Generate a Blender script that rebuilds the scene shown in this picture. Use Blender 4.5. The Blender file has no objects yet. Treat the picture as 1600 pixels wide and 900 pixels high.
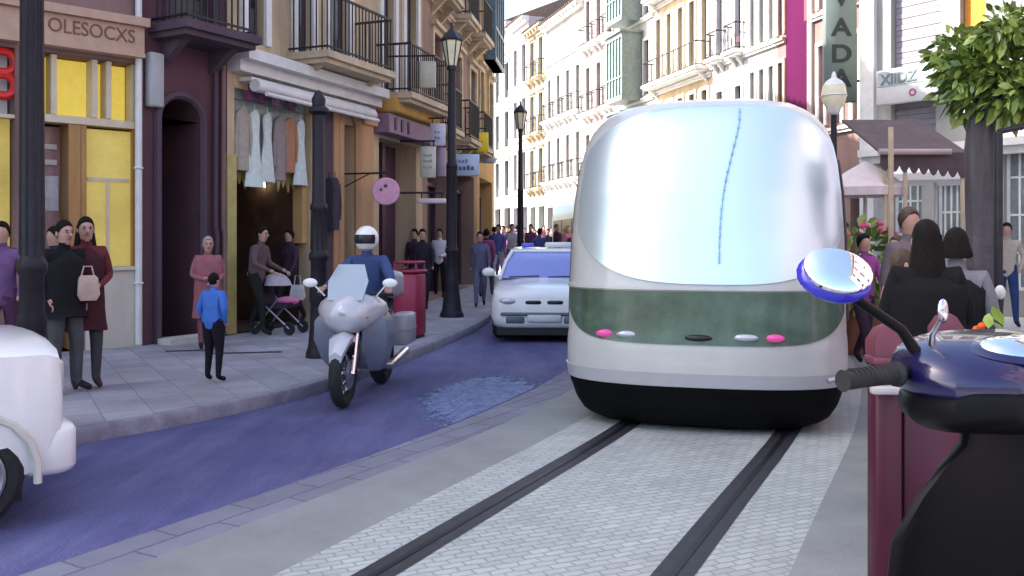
import bpy, bmesh, math, random
from mathutils import Vector, Matrix
R = math.radians
random.seed(7)
scn = bpy.context.scene
COL = scn.collection
F, HX, HY, CH = 1400.0, 800.0, 375.0, 1.6     # focal length (px of the 1600 wide photo), horizon, eye height

# ---------------------------------------------------------------- helpers
def P(x, y, d):
    """point seen at photo pixel (x, y), d metres ahead of the camera"""
    return Vector(((x-HX)/F*d, d, CH-(y-HY)/F*d))
def gz(Y):
    return max(0.0, Y-20.0)*0.022          # the street climbs gently beyond 20 m
def G(x, y, z=0.0):
    d = F*(CH-z)/(y-HY)
    return Vector(((x-HX)/F*d, d, z))

class MB:
    def __init__(s): s.v=[]; s.f=[]; s.m=[]; s.sm=[]
    def add(s, vs, fs, m=0, smooth=False):
        o=len(s.v); s.v += [tuple(v) for v in vs]
        for f in fs:
            s.f.append(tuple(i+o for i in f)); s.m.append(m); s.sm.append(smooth)
    def box(s, x0,x1,y0,y1,z0,z1,m=0):
        if x1<x0: x0,x1=x1,x0
        if y1<y0: y0,y1=y1,y0
        if z1<z0: z0,z1=z1,z0
        s.add([(x0,y0,z0),(x1,y0,z0),(x1,y1,z0),(x0,y1,z0),(x0,y0,z1),(x1,y0,z1),(x1,y1,z1),(x0,y1,z1)],
              [(0,3,2,1),(4,5,6,7),(0,1,5,4),(1,2,6,5),(2,3,7,6),(3,0,4,7)],m)
    def rbox(s, x0,x1,y0,y1,z0,z1,b=0.02,m=0):
        """box with bevelled vertical and horizontal edges (three stacked rings top and bottom)"""
        def ring(i,z): return [(x0+i+b,y0+i,z),(x1-i-b,y0+i,z),(x1-i,y0+i+b,z),(x1-i,y1-i-b,z),(x1-i-b,y1-i,z),(x0+i+b,y1-i,z),(x0+i,y1-i-b,z),(x0+i,y0+i+b,z)]
        s.loft([ring(b,z0),ring(b*.3,z0+b*.35),ring(0,z0+b),ring(0,z1-b),ring(b*.3,z1-b*.35),ring(b,z1)],m,True,True,False)
    def loft(s, rings, m=0, closed=True, caps=True, smooth=True):
        n=len(rings[0]); o=len(s.v)
        for r in rings: s.v += [tuple(p) for p in r]
        for i in range(len(rings)-1):
            for j in range(n if closed else n-1):
                k=(j+1)%n
                s.f.append((o+i*n+j,o+i*n+k,o+(i+1)*n+k,o+(i+1)*n+j)); s.m.append(m); s.sm.append(smooth)
        if caps:
            s.f.append(tuple(o+j for j in reversed(range(n)))); s.m.append(m); s.sm.append(False)
            q=o+(len(rings)-1)*n
            s.f.append(tuple(q+j for j in range(n))); s.m.append(m); s.sm.append(False)
    def tube(s, pts, r, m=0, n=8, caps=True):
        pts=[Vector(p) for p in pts]; rings=[]
        rs=r if isinstance(r,(list,tuple)) else [r]*len(pts)
        a=None
        for i,p in enumerate(pts):
            t=(pts[min(i+1,len(pts)-1)]-pts[max(i-1,0)]).normalized()
            if a is None:
                a=t.orthogonal().normalized()
            else:
                a=(a-t*a.dot(t)); a=a.normalized() if a.length>1e-6 else t.orthogonal().normalized()
            b=t.cross(a)
            rings.append([p+(a*math.cos(2*math.pi*k/n)+b*math.sin(2*math.pi*k/n))*rs[i] for k in range(n)])
        s.loft(rings,m,True,caps)
    def lathe(s, prof, cx=0, cy=0, n=16, m=0, sx=1, sy=1, caps=True, rot=0):
        s.loft([[(cx+r*sx*math.cos(2*math.pi*k/n+rot),cy+r*sy*math.sin(2*math.pi*k/n+rot),z) for k in range(n)] for r,z in prof],m,True,caps)
    def ball(s, c, rx, ry, rz, m=0, n=14, h=9, a0=-90, a1=90):
        rings=[]
        for i in range(h+1):
            a=R(a0+(a1-a0)*i/h)
            rr=max(math.cos(a),1e-3)
            rings.append([(c[0]+rx*rr*math.cos(2*math.pi*k/n),c[1]+ry*rr*math.sin(2*math.pi*k/n),c[2]+rz*math.sin(a)) for k in range(n)])
        s.loft(rings,m,True,True)
    def torus(s, c, axis, Rr, r, m=0, n=28, k=8, fl=1.0):
        c=Vector(c); ax=Vector(axis).normalized(); a=ax.orthogonal().normalized(); b=ax.cross(a)
        rings=[]
        for i in range(n+1):
            t=2*math.pi*i/n; d=a*math.cos(t)+b*math.sin(t)
            rings.append([c+d*(Rr+r*math.cos(2*math.pi*j/k))+ax*r*fl*math.sin(2*math.pi*j/k) for j in range(k)])
        s.loft(rings,m,True,False)
    def disc(s, c, axis, r, th, m=0, n=20):
        c=Vector(c); ax=Vector(axis).normalized()
        s.tube([c-ax*th/2,c+ax*th/2],r,m,n)
    def xf(s, M, start=0):
        for i in range(start,len(s.v)): s.v[i]=tuple(M@Vector(s.v[i]))
    def build(s, name, mats, parent=None, loc=None, rz=None):
        if not isinstance(mats,(list,tuple)): mats=[mats]
        me=bpy.data.meshes.new(name); me.from_pydata(s.v,[],s.f)
        for q in mats: me.materials.append(q)
        me.polygons.foreach_set('material_index',s.m); me.polygons.foreach_set('use_smooth',s.sm)
        me.update()
        try: me.set_sharp_from_angle(angle=R(42))
        except Exception: pass
        bm=bmesh.new(); bm.from_mesh(me); bmesh.ops.recalc_face_normals(bm,faces=bm.faces) if s.closed_ok else None
        bm.to_mesh(me); bm.free()
        o=bpy.data.objects.new(name,me); COL.objects.link(o)
        if parent: o.parent=parent
        if loc is not None: o.location=loc
        if rz is not None: o.rotation_euler=(0,0,rz)
        return o
    closed_ok=True

def tag(o,label=None,cat=None,group=None,kind=None):
    if label: o['label']=label
    if cat: o['category']=cat
    if group: o['group']=group
    if kind: o['kind']=kind
    return o
def empty(name,loc=(0,0,0),rz=0,label=None,cat=None,group=None):
    o=bpy.data.objects.new(name,None); COL.objects.link(o); o.location=loc; o.rotation_euler=(0,0,rz)
    o.empty_display_size=.2
    return tag(o,label,cat,group)
def copy_tree(o,parent=None):
    c=o.copy(); COL.objects.link(c)
    if parent: c.parent=parent
    for ch in list(o.children): copy_tree(ch,c)
    return c

# ---------------------------------------------------------------- materials
def mat(name,col,rough=.6,metal=0,var=.18,scale=6,bump=0,bscale=40,spec=.5,emit=None,es=0,coat=0,dirt=0,streak=False):
    m=bpy.data.materials.new(name); m.use_nodes=True; nt=m.node_tree; N=nt.nodes; L=nt.links
    b=N['Principled BSDF']
    b.inputs['Roughness'].default_value=rough; b.inputs['Metallic'].default_value=metal
    b.inputs['Specular IOR Level'].default_value=spec; b.inputs['Coat Weight'].default_value=coat
    c=(*col,1)
    tc=N.new('ShaderNodeTexCoord')
    if var>0:
        mp=N.new('ShaderNodeMapping'); L.new(tc.outputs['Object'],mp.inputs['Vector'])
        if streak: mp.inputs['Scale'].default_value=(1,1,.18)
        nz=N.new('ShaderNodeTexNoise'); nz.inputs['Scale'].default_value=scale; nz.inputs['Detail'].default_value=6; nz.inputs['Roughness'].default_value=.65
        L.new(mp.outputs[0],nz.inputs['Vector'])
        rp=N.new('ShaderNodeValToRGB'); L.new(nz.outputs['Fac'],rp.inputs['Fac'])
        rp.color_ramp.elements[0].position=.3; rp.color_ramp.elements[1].position=.72
        rp.color_ramp.elements[0].color=(*[x*(1-var) for x in col],1); rp.color_ramp.elements[1].color=(*[min(1,x*(1+var)) for x in col],1)
        L.new(rp.outputs['Color'],b.inputs['Base Color'])
        if dirt>0:
            n2=N.new('ShaderNodeTexNoise'); n2.inputs['Scale'].default_value=scale*.23; n2.inputs['Detail'].default_value=8
            L.new(tc.outputs['Object'],n2.inputs['Vector'])
            r2=N.new('ShaderNodeValToRGB'); r2.color_ramp.elements[0].position=.42; r2.color_ramp.elements[1].position=.66; L.new(n2.outputs['Fac'],r2.inputs['Fac'])
            r2.color_ramp.elements[0].color=(0,0,0,1); r2.color_ramp.elements[1].color=(dirt,dirt,dirt,1)
            mx=N.new('ShaderNodeMix'); mx.data_type='RGBA'; L.new(r2.outputs['Color'],mx.inputs['Factor']); L.new(rp.outputs['Color'],mx.inputs['A']); mx.inputs['B'].default_value=(*[x*.45 for x in col],1)
            L.new(mx.outputs['Result'],b.inputs['Base Color'])
    else: b.inputs['Base Color'].default_value=c
    if bump>0:
        nb=N.new('ShaderNodeTexNoise'); nb.inputs['Scale'].default_value=bscale; nb.inputs['Detail'].default_value=5
        L.new(tc.outputs['Object'],nb.inputs['Vector'])
        bp=N.new('ShaderNodeBump'); bp.inputs['Strength'].default_value=bump; bp.inputs['Distance'].default_value=.02
        L.new(nb.outputs['Fac'],bp.inputs['Height']); L.new(bp.outputs['Normal'],b.inputs['Normal'])
    if emit:
        b.inputs['Emission Color'].default_value=(*emit,1); b.inputs['Emission Strength'].default_value=es
    return m
def plaster(name,col,**k):
    a=dict(rough=.9,var=.16,scale=1.6,bump=.5,bscale=18,spec=.15,dirt=.35,streak=True); a.update(k)
    return mat(name,col,**a)
def paving(name,col,mortar,bw,bh,ms=.02,rot=0,rough=.85,var=.25,off=.5,bump=.4):
    m=bpy.data.materials.new(name); m.use_nodes=True; nt=m.node_tree; N=nt.nodes; L=nt.links; b=N['Principled BSDF']
    tc=N.new('ShaderNodeTexCoord'); mp=N.new('ShaderNodeMapping'); mp.inputs['Rotation'].default_value=(0,0,rot)
    L.new(tc.outputs['Object'],mp.inputs['Vector'])
    nzw=N.new('ShaderNodeTexNoise'); nzw.inputs['Scale'].default_value=9
    L.new(mp.outputs[0],nzw.inputs['Vector'])
    vm=N.new('ShaderNodeVectorMath'); vm.operation='MULTIPLY_ADD'; L.new(nzw.outputs['Color'],vm.inputs[0]); vm.inputs[1].default_value=(.03,.03,0); L.new(mp.outputs[0],vm.inputs[2])
    br=N.new('ShaderNodeTexBrick'); L.new(vm.outputs[0],br.inputs['Vector'])
    br.offset=off; br.inputs['Scale'].default_value=1; br.inputs['Brick Width'].default_value=bw; br.inputs['Row Height'].default_value=bh; br.inputs['Mortar Size'].default_value=ms
    br.inputs['Color1'].default_value=(*[c*(1-var*.4) for c in col],1); br.inputs['Color2'].default_value=(*[min(1,c*(1+var*.4)) for c in col],1); br.inputs['Mortar'].default_value=(*mortar,1)
    br.inputs['Mortar Smooth'].default_value=.35
    nz=N.new('ShaderNodeTexNoise'); nz.inputs['Scale'].default_value=1.1; nz.inputs['Detail'].default_value=9; nz.inputs['Roughness'].default_value=.7; L.new(tc.outputs['Object'],nz.inputs['Vector'])
    rp=N.new('ShaderNodeValToRGB'); rp.color_ramp.elements[0].position=.3; rp.color_ramp.elements[1].position=.7
    rp.color_ramp.elements[0].color=(1-var,)*3+(1,); rp.color_ramp.elements[1].color=(1+var*.3,)*3+(1,)
    L.new(nz.outputs['Fac'],rp.inputs['Fac'])
    mx=N.new('ShaderNodeMix'); mx.data_type='RGBA'; mx.blend_type='MULTIPLY'; mx.inputs['Factor'].default_value=1
    L.new(br.outputs['Color'],mx.inputs['A']); L.new(rp.outputs['Color'],mx.inputs['B']); L.new(mx.outputs['Result'],b.inputs['Base Color'])
    b.inputs['Roughness'].default_value=rough; b.inputs['Specular IOR Level'].default_value=.3
    inv=N.new('ShaderNodeMath'); inv.operation='SUBTRACT'; inv.inputs[0].default_value=1; L.new(br.outputs['Fac'],inv.inputs[1])
    n3=N.new('ShaderNodeTexNoise'); n3.inputs['Scale'].default_value=60; L.new(tc.outputs['Object'],n3.inputs['Vector'])
    ad=N.new('ShaderNodeMath'); ad.operation='MULTIPLY_ADD'; L.new(n3.outputs['Fac'],ad.inputs[0]); ad.inputs[1].default_value=.4; L.new(inv.outputs[0],ad.inputs[2])
    bp=N.new('ShaderNodeBump'); bp.inputs['Strength'].default_value=bump; bp.inputs['Distance'].default_value=.015
    L.new(ad.outputs[0],bp.inputs['Height']); L.new(bp.outputs['Normal'],b.inputs['Normal'])
    return m
def asphalt(name,col,patch=None,rough=.75):
    m=bpy.data.materials.new(name); m.use_nodes=True; nt=m.node_tree; N=nt.nodes; L=nt.links; b=N['Principled BSDF']
    tc=N.new('ShaderNodeTexCoord')
    def ramp(sc,p0,c0,p1,c1,det=8,stretch=None):
        nz=N.new('ShaderNodeTexNoise'); nz.inputs['Scale'].default_value=sc; nz.inputs['Detail'].default_value=det; nz.inputs['Roughness'].default_value=.7
        if stretch:
            mp=N.new('ShaderNodeMapping'); mp.inputs['Rotation'].default_value=(0,0,stretch[0]); mp.inputs['Scale'].default_value=stretch[1]
            L.new(tc.outputs['Object'],mp.inputs['Vector']); L.new(mp.outputs[0],nz.inputs['Vector'])
        else: L.new(tc.outputs['Object'],nz.inputs['Vector'])
        r=N.new('ShaderNodeValToRGB'); r.color_ramp.elements[0].position=p0; r.color_ramp.elements[1].position=p1
        r.color_ramp.elements[0].color=(*c0,1); r.color_ramp.elements[1].color=(*c1,1); L.new(nz.outputs['Fac'],r.inputs['Fac']); return r,nz
    a,_=ramp(.55,.35,[c*.8 for c in col],.7,[c*1.25 for c in col])
    g,gn=ramp(70,.3,(.62,.62,.66),.7,(1.4,1.4,1.35),4)
    t,_=ramp(1.5,.42,(.88,.88,.92),.66,(1.55,1.50,1.22),7,(R(-50),(1,.16,1)))
    def mul(x,y):
        mx=N.new('ShaderNodeMix'); mx.data_type='RGBA'; mx.blend_type='MULTIPLY'; mx.inputs['Factor'].default_value=1
        L.new(x,mx.inputs['A']); L.new(y,mx.inputs['B']); return mx.outputs['Result']
    o=mul(mul(a.outputs[0],g.outputs[0]),t.outputs[0]); L.new(o,b.inputs['Base Color'])
    b.inputs['Roughness'].default_value=rough; b.inputs['Specular IOR Level'].default_value=.35
    bp=N.new('ShaderNodeBump'); bp.inputs['Strength'].default_value=.5; bp.inputs['Distance'].default_value=.01; L.new(gn.outputs['Fac'],bp.inputs['Height']); L.new(bp.outputs['Normal'],b.inputs['Normal'])
    return m

M={}
M['glass']=mat('window_glass',(.02,.022,.028),.12,0,var=0,spec=.35)
M['glass_pale']=mat('window_curtained_glass',(.20,.22,.22),.12,0,var=.3,scale=3,spec=.6)
M['iron']=mat('wrought_iron',(.018,.018,.024),.45,.4,var=.3,scale=20)
M['post']=mat('lamp_post_paint',(.020,.018,.024),.5,.0,var=.3,scale=9,bump=.2,spec=.25)
M['cream']=plaster('cream_render',(.56,.44,.28),var=.3,dirt=.6); M['ochre']=plaster('ochre_render',(.48,.31,.13),dirt=.6)
M['mauve']=plaster('mauve_render',(.25,.165,.155),dirt=.6); M['purple']=plaster('purple_render',(.12,.060,.075),dirt=.6)
M['pink']=plaster('pink_render',(.42,.33,.32)); M['white']=plaster('white_render',(.42,.415,.395),dirt=.7)
M['greyw']=plaster('pale_grey_render',(.42,.43,.43)); M['magenta']=plaster('magenta_render',(.075,.003,.045),dirt=.3)
M['stone']=plaster('pale_stone',(.60,.55,.46)); M['darkstone']=plaster('dark_stone',(.10,.07,.09))
M['trimw']=mat('white_trim',(.70,.69,.66),.7,var=.1,dirt=.2); M['trimc']=mat('cream_trim',(.54,.43,.29),.7,var=.2,dirt=.5)
M['wood']=mat('dark_wood',(.045,.028,.022),.55,var=.4,scale=12,streak=True)
M['framed']=mat('dark_frame',(.06,.05,.055),.5,var=.2); M['framew']=mat('white_frame',(.66,.66,.64),.5,var=.1)
M['shut_green']=mat('green_shutter',(.10,.17,.15),.6,var=.2); M['shut_grey']=mat('grey_shutter',(.30,.29,.32),.6,var=.15)
M['tile']=mat('roof_tile',(.17,.125,.10),.85,var=.4,scale=14,bump=.6)
M['black']=mat('black_plastic',(.012,.012,.014),.42,var=.2,scale=20); M['rubber']=mat('tyre_rubber',(.018,.018,.02),.85,var=.3,scale=30,bump=.3)
M['chrome']=mat('polished_metal',(.62,.62,.65),.14,1,var=.05); M['steel']=mat('brushed_steel',(.4,.4,.43),.35,.9,var=.15)
M['whitepaint']=mat('white_car_paint',(.80,.80,.78),.28,0,var=.03,coat=.6)
M['skin']=mat('skin',(.46,.27,.20),.55,var=.08,scale=25); M['hair_dark']=mat('dark_hair',(.009,.007,.006),.75,var=.4,scale=50,bump=.3,spec=.15)
M['hair_grey']=mat('grey_hair',(.35,.30,.29),.7,var=.3,scale=50,bump=.5); M['hair_brown']=mat('brown_hair',(.07,.038,.022),.6,var=.3,scale=50,bump=.5)
_cl={}
def cloth(r,g,b):
    k=(round(r,3),round(g,3),round(b,3))
    if k not in _cl: _cl[k]=mat('cloth_%d'%len(_cl),k,.9,var=.14,scale=9,bump=.25,bscale=40,spec=.15)
    return _cl[k]

# ---------------------------------------------------------------- camera, world, sun
cam=bpy.data.objects.new('camera',bpy.data.cameras.new('camera')); COL.objects.link(cam); scn.camera=cam
cam.location=(0,0,CH); cam.rotation_euler=(R(90),0,0)
cam.data.sensor_width=36; cam.data.lens=36*F/1600; cam.data.shift_y=-(450-HY)/1600
cam.data.clip_start=.05; cam.data.clip_end=2500
to_sun=Vector((-.95,.12,0)).normalized(); EL=41
az=math.atan2(to_sun.x,to_sun.y)             # compass angle from +Y
w=bpy.data.worlds.new('World'); scn.world=w; w.use_nodes=True
nt=w.node_tree; bg=nt.nodes['Background']; sky=nt.nodes.new('ShaderNodeTexSky'); sky.sky_type='NISHITA'
sky.sun_disc=False; sky.sun_elevation=R(EL); sky.sun_rotation=az; sky.air_density=1.0; sky.dust_density=4.0; sky.ozone_density=1.0
nt.links.new(sky.outputs[0],bg.inputs['Color']); bg.inputs['Strength'].default_value=.15
sl=bpy.data.lights.new('sun','SUN'); sl.energy=4.2; sl.angle=R(.55); sl.color=(1,.95,.86)
so=bpy.data.objects.new('sun',sl); COL.objects.link(so)
d=Vector((to_sun.x*math.cos(R(EL)),to_sun.y*math.cos(R(EL)),math.sin(R(EL))))
so.rotation_euler=d.to_track_quat('Z','Y').to_euler(); so.location=d*60
scn.view_settings.view_transform='Standard'; scn.view_settings.look='None'; scn.view_settings.gamma=1
scn.view_settings.exposure=1.98
scn.cycles.max_bounces=6; scn.cycles.use_denoising=True

# ---------------------------------------------------------------- ground
def interp(tab,Y):
    if Y<=tab[0][0]:
        (a,b),(c,d_)=tab[0],tab[1]; return b+(Y-a)*(d_-b)/(c-a)
    for (a,b),(c,d_) in zip(tab,tab[1:]):
        if Y<=c: return b+(Y-a)*(d_-b)/(c-a)
    return tab[-1][1]
def smooth(tab,Y,w=.9):
    return sum(interp(tab,Y+k*w)*q for k,q in ((-1,.25),(0,.5),(1,.25)))
KERB=[(-10,-19),(0,-10.2),(6.58,-3.76),(7.4,-2.96),(9.2,-1.97),(11.84,-1.35),(15.6,-.62),(22,.0),(28,.55),(33,.95),(38,.7),(45,-.5),(52,-2.6),(60,-6),(90,-24)]
BAND=[(-10,-11.5),(0,-4.5),(4.35,-1.86),(5.97,-.98),(7.47,-.187),(9.74,.72),(13,1.7),(18,2.5),(25,3.0),(31,3.1),(38,2.6),(45,1.3),(52,-.8),(60,-4.2),(90,-22)]
def kerbX(Y): return smooth(KERB,Y)
def bandX(Y): return smooth(BAND,Y)
TRK=[(-10,-7.8),(0,-2.0),(4.27,.05),(5.6,.68),(7.27,1.5),(9.5,2.45),(12,3.3),(16,4.3),(20,4.8),(26,5.1),(32,4.85),(38,4.2),(45,2.9),(52,.8),(60,-2.6),(90,-20)]
def trkX(Y): return smooth(TRK,Y,.7)
YS=[-10+.5*i for i in range(90)]+[35+1.5*i for i in range(30)]
def strip(name,xl,xr,dz,m,ys=None,nx=1):
    mb=MB(); mb.closed_ok=False; ys=ys or YS; n=nx+1
    for Y in ys:
        a,b=xl(Y),xr(Y)
        for k in range(n): mb.v.append((a+(b-a)*k/nx,Y,gz(Y)+dz))
    for i in range(len(ys)-1):
        for k in range(nx):
            o=i*n+k; mb.f.append((o,o+1,o+1+n,o+n)); mb.m.append(0); mb.sm.append(False)
    return tag(mb.build(name,m),kind='structure')
g=MB(); g.closed_ok=False
gy=[-60,-10,0,10,20,30,40,60,80,82,300,900]
for Y in gy:
    for X in (-900,-60,60,900): g.v.append((X,Y,(gz(min(Y,80)))-.02))
for i in range(len(gy)-1):
    for k in range(3):
        o=i*4+k; g.f.append((o,o+1,o+5,o+4)); g.m.append(0); g.sm.append(False)
M['groundm']=asphalt('ground_surface',(.16,.155,.16))
tag(g.build('ground',M['groundm']),kind='structure')
M['road']=asphalt('blue_violet_asphalt',(.082,.084,.200))
M['gutter']=paving('pale_violet_gutter_stone',(.225,.225,.275),(.14,.135,.19),.55,.21,.010,R(-60))
M['band']=mat('grey_concrete_band',(.245,.255,.25),.8,var=.13,scale=2.5,bump=.2,dirt=.25)
M['sett']=paving('pale_setts',(.43,.46,.435),(.31,.335,.32),.12,.058,.007,R(-26),var=.22,bump=.6)
M['railm']=mat('rail_bed_rubber',(.026,.024,.030),.6,var=.35,scale=12); M['groove']=mat('rail_groove',(.006,.006,.008),.5,var=0)
M['walk']=paving('sidewalk_slabs',(.345,.33,.365),(.24,.23,.26),.4,.4,.008,R(-30),var=.3,off=0,bump=.25)
M['kerb']=mat('kerb_stone',(.24,.225,.27),.85,var=.3,scale=5,bump=.4)
strip('road',lambda Y:kerbX(Y)-.05,bandX,.0,M['road'])
strip('gutter_paving',lambda Y:bandX(Y)-.42,bandX,.004,M['gutter'])
strip('tramway_border_paving',bandX,lambda Y:trkX(Y)-1.18,.004,M['band'])
strip('tramway_paving',lambda Y:trkX(Y)-1.18,lambda Y:trkX(Y)+1.27,.004,M['sett'])
strip('tramway_outer_border_paving',lambda Y:trkX(Y)+1.27,lambda Y:trkX(Y)+(2.1 if Y<14 else 1.9),.004,M['band'])
for off in (-.70,.72):
    strip('rail_bed',lambda Y:trkX(Y)+off-.105,lambda Y:trkX(Y)+off+.105,.008,M['railm'])
    strip('rail_groove',lambda Y:trkX(Y)+off-.02,lambda Y:trkX(Y)+off+.02,.012,M['groove'])
# patch of pale chalky scuffs on the road, ragged towards its edge
pm=bpy.data.materials.new('worn_road_patch'); pm.use_nodes=True; N=pm.node_tree.nodes; L=pm.node_tree.links; b=N['Principled BSDF']; b.inputs['Roughness'].default_value=.7
tc=N.new('ShaderNodeTexCoord'); mp=N.new('ShaderNodeMapping'); mp.inputs['Rotation'].default_value=(0,0,R(-20)); mp.inputs['Scale'].default_value=(1.4,1,1); L.new(tc.outputs['Object'],mp.inputs[0])
nz=N.new('ShaderNodeTexNoise'); nz.inputs['Scale'].default_value=7; nz.inputs['Detail'].default_value=10; nz.inputs['Roughness'].default_value=.75; nz.inputs['Distortion'].default_value=1.2; L.new(mp.outputs[0],nz.inputs['Vector'])
r=N.new('ShaderNodeValToRGB'); r.color_ramp.elements[0].position=.40; r.color_ramp.elements[0].color=(.08,.085,.21,1); r.color_ramp.elements[1].position=.62; r.color_ramp.elements[1].color=(.17,.24,.38,1); L.new(nz.outputs['Fac'],r.inputs['Fac']); L.new(r.outputs[0],b.inputs['Base Color'])
gr=N.new('ShaderNodeTexGradient'); gr.gradient_type='SPHERICAL'; m2_=N.new('ShaderNodeMapping'); L.new(tc.outputs['Generated'],m2_.inputs[0]); m2_.inputs['Location'].default_value=(-1,-1,0); m2_.inputs['Scale'].default_value=(2,2,0); L.new(m2_.outputs[0],gr.inputs[0])
ma=N.new('ShaderNodeMath'); ma.operation='MULTIPLY_ADD'; L.new(gr.outputs['Fac'],ma.inputs[0]); ma.inputs[1].default_value=.75; L.new(nz.outputs['Fac'],ma.inputs[2])
ra=N.new('ShaderNodeValToRGB'); ra.color_ramp.elements[0].position=.60; ra.color_ramp.elements[0].color=(0,0,0,1); ra.color_ramp.elements[1].position=.74; L.new(ma.outputs[0],ra.inputs[0]); L.new(ra.outputs[0],b.inputs['Alpha'])
pb=MB(); pb.closed_ok=False
pp=[]
for i in range(28):
    a=2*math.pi*i/28; x=765+150*math.cos(a); y=633+47*math.sin(a); y-= (x-765)*.17
    q=G(x,y,.006); q.x=min(q.x,bandX(q.y)-.43); pp.append(q)
pb.add(pp,[tuple(range(27,-1,-1))]); tag(pb.build('road_patch',pm),kind='structure')

# facade base line on the left, from where the photo shows it
LB=[G(0,557.5,.12),G(220,540,.12),G(355,524,.12),G(580,491,.12),G(660,476,.12),G(745,451,.12),G(772,441,.12)]
dl=(LB[1]-LB[0]).normalized(); LB[0]=LB[0]-dl*17
LTAB=[(p.y,p.x) for p in LB]
def faceX(Y):
    if Y<LB[0].y: return -1e9
    return interp(LTAB,Y) if Y<=LB[-1].y else LB[-1].x-(Y-LB[-1].y)*.5
def walkL(Y):
    f=interp(LTAB,Y) if Y<LB[-1].y else LB[-1].x-.2*(Y-LB[-1].y)-12*(Y>LB[-1].y+2)
    return min(f-.6,kerbX(Y)-.5) if Y>-10 else kerbX(Y)-8
wy=[Y for Y in YS]
strip('sidewalk',walkL,lambda Y:kerbX(Y)-.16,.12,M['walk'],nx=4)
mk=MB(); mk.closed_ok=False
for Y in YS:
    x=kerbX(Y); z=gz(Y)
    for dx,dz in ((-.16,.12),(-.16,.123),(-.02,.123),(0,.10),(.0,-.01)): mk.v.append((x+dx,Y,z+dz))
for i in range(len(YS)-1):
    for k in range(4):
        o=i*5+k; mk.f.append((o,o+1,o+6,o+5)); mk.m.append(0); mk.sm.append(k>1)
tag(mk.build('kerb',M['kerb']),kind='structure')
# right-hand pavement, a step above the tramway
rx=lambda Y:trkX(Y)+(2.1 if Y<14 else 1.9)
def facR(Y): return 14 if Y<26 else 2.05-.2747*(Y-52)/.9615+.6
YR=[Y for Y in YS if Y>=-6 and Y<66]
strip('sidewalk',rx,lambda Y:max(facR(Y),rx(Y)+.3),.012,M['walk'],YR,3)
# ---------------------------------------------------------------- facades
class Fac:
    """a facade plane from ground point A to ground point B (left to right as seen from the street); local x along it, -y outwards"""
    def __init__(s,A,B):
        s.A=Vector((A.x,A.y,0)); s.B=Vector((B.x,B.y,0)); s.u=(s.B-s.A); s.W=s.u.length; s.u.normalize()
        s.rz=math.atan2(s.u.y,s.u.x); s.n=Vector((s.u.y,-s.u.x,0))
    def px(s,x,y,out=0):
        O=Vector((0,0,CH)); D=Vector(((x-HX)/F,1,(HY-y)/F)); A=s.A+s.n*out
        t=(A-O).dot(s.n)/D.dot(s.n); p=O+D*t
        return (p-A).dot(s.u), p.z
    def U(s,x,y=375,out=0): return s.px(x,y,out)[0]
    def Z(s,x,y,out=0): return s.px(x,y,out)[1]
    def rect(s,x0,x1,yt,yb,out=0):
        """pixel box -> u0,u1,z0,z1 on the facade, heights read at the box's middle"""
        xm=(x0+x1)/2
        return s.U(x0,out=out),s.U(x1,out=out),s.Z(xm,yb,out),s.Z(xm,yt,out)
def wall_mesh(W,zb,zt,ops,rev=.22,depth=9):
    mb=MB(); mb.closed_ok=False
    us=sorted(set([0,W]+[v for o in ops for v in (o[0],o[1])])); zs=sorted(set([zb,zt]+[v for o in ops for v in (o[2],o[3])]))
    us=[u for u in us if -1e-6<=u<=W+1e-6]; zs=[z for z in zs if zb-1e-6<=z<=zt+1e-6]
    for i in range(len(us)-1):
        for j in range(len(zs)-1):
            cu,cz=(us[i]+us[i+1])/2,(zs[j]+zs[j+1])/2
            if any(o[0]<cu<o[1] and o[2]<cz<o[3] for o in ops): continue
            mb.add([(us[i],0,zs[j]),(us[i+1],0,zs[j]),(us[i+1],0,zs[j+1]),(us[i],0,zs[j+1])],[(0,1,2,3)])
    for o in ops:
        a,b,c,d_=o[:4]; r=o[4] if len(o)>4 else rev
        mb.add([(a,0,c),(a,0,d_),(a,r,d_),(a,r,c)],[(0,1,2,3)]); mb.add([(b,0,c),(b,r,c),(b,r,d_),(b,0,d_)],[(0,1,2,3)])
        mb.add([(a,0,d_),(b,0,d_),(b,r,d_),(a,r,d_)],[(0,1,2,3)]); mb.add([(a,0,c),(a,r,c),(b,r,c),(b,0,c)],[(0,1,2,3)])
    mb.add([(0,0,zb),(0,0,zt),(0,depth,zt),(0,depth,zb)],[(0,1,2,3)]); mb.add([(W,0,zb),(W,depth,zb),(W,depth,zt),(W,0,zt)],[(0,1,2,3)])
    mb.add([(0,depth,zb),(0,depth,zt),(W,depth,zt),(W,depth,zb)],[(0,1,2,3)])
    return mb
def roof(W,zt,root,over=.45,depth=9,m=None,wm=None):
    mb=MB(); mb.box(-.0,W,-over,.02,zt-.12,zt+.02); mb.box(0,W,-over*.6,.02,zt-.30,zt-.122)
    n=max(2,int(W/.5))
    for i in range(n): mb.box((i+.3)*W/n,(i+.6)*W/n,-over*.85,-over*.6,zt-.26,zt-.122)
    mb.build('cornice',wm or M['trimc'],root)
    rb=MB(); h=depth*.24
    rb.add([(0,-over-.06,zt+.022),(W,-over-.06,zt+.022),(W,depth/2,zt+h),(0,depth/2,zt+h),(W,depth+.2,zt+.022),(0,depth+.2,zt+.022)],[(0,1,2,3),(3,2,4,5),(0,3,5),(1,4,2),(0,5,4,1)])
    for i in range(int(W/.28)):
        x=.14+i*.28; rb.tube([(x,-over-.10,zt+.04),(x,depth/2,zt+h+.02)],.05,0,5)
    rb.build('roof',m or M['tile'],root)
WCACHE={}
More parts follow.
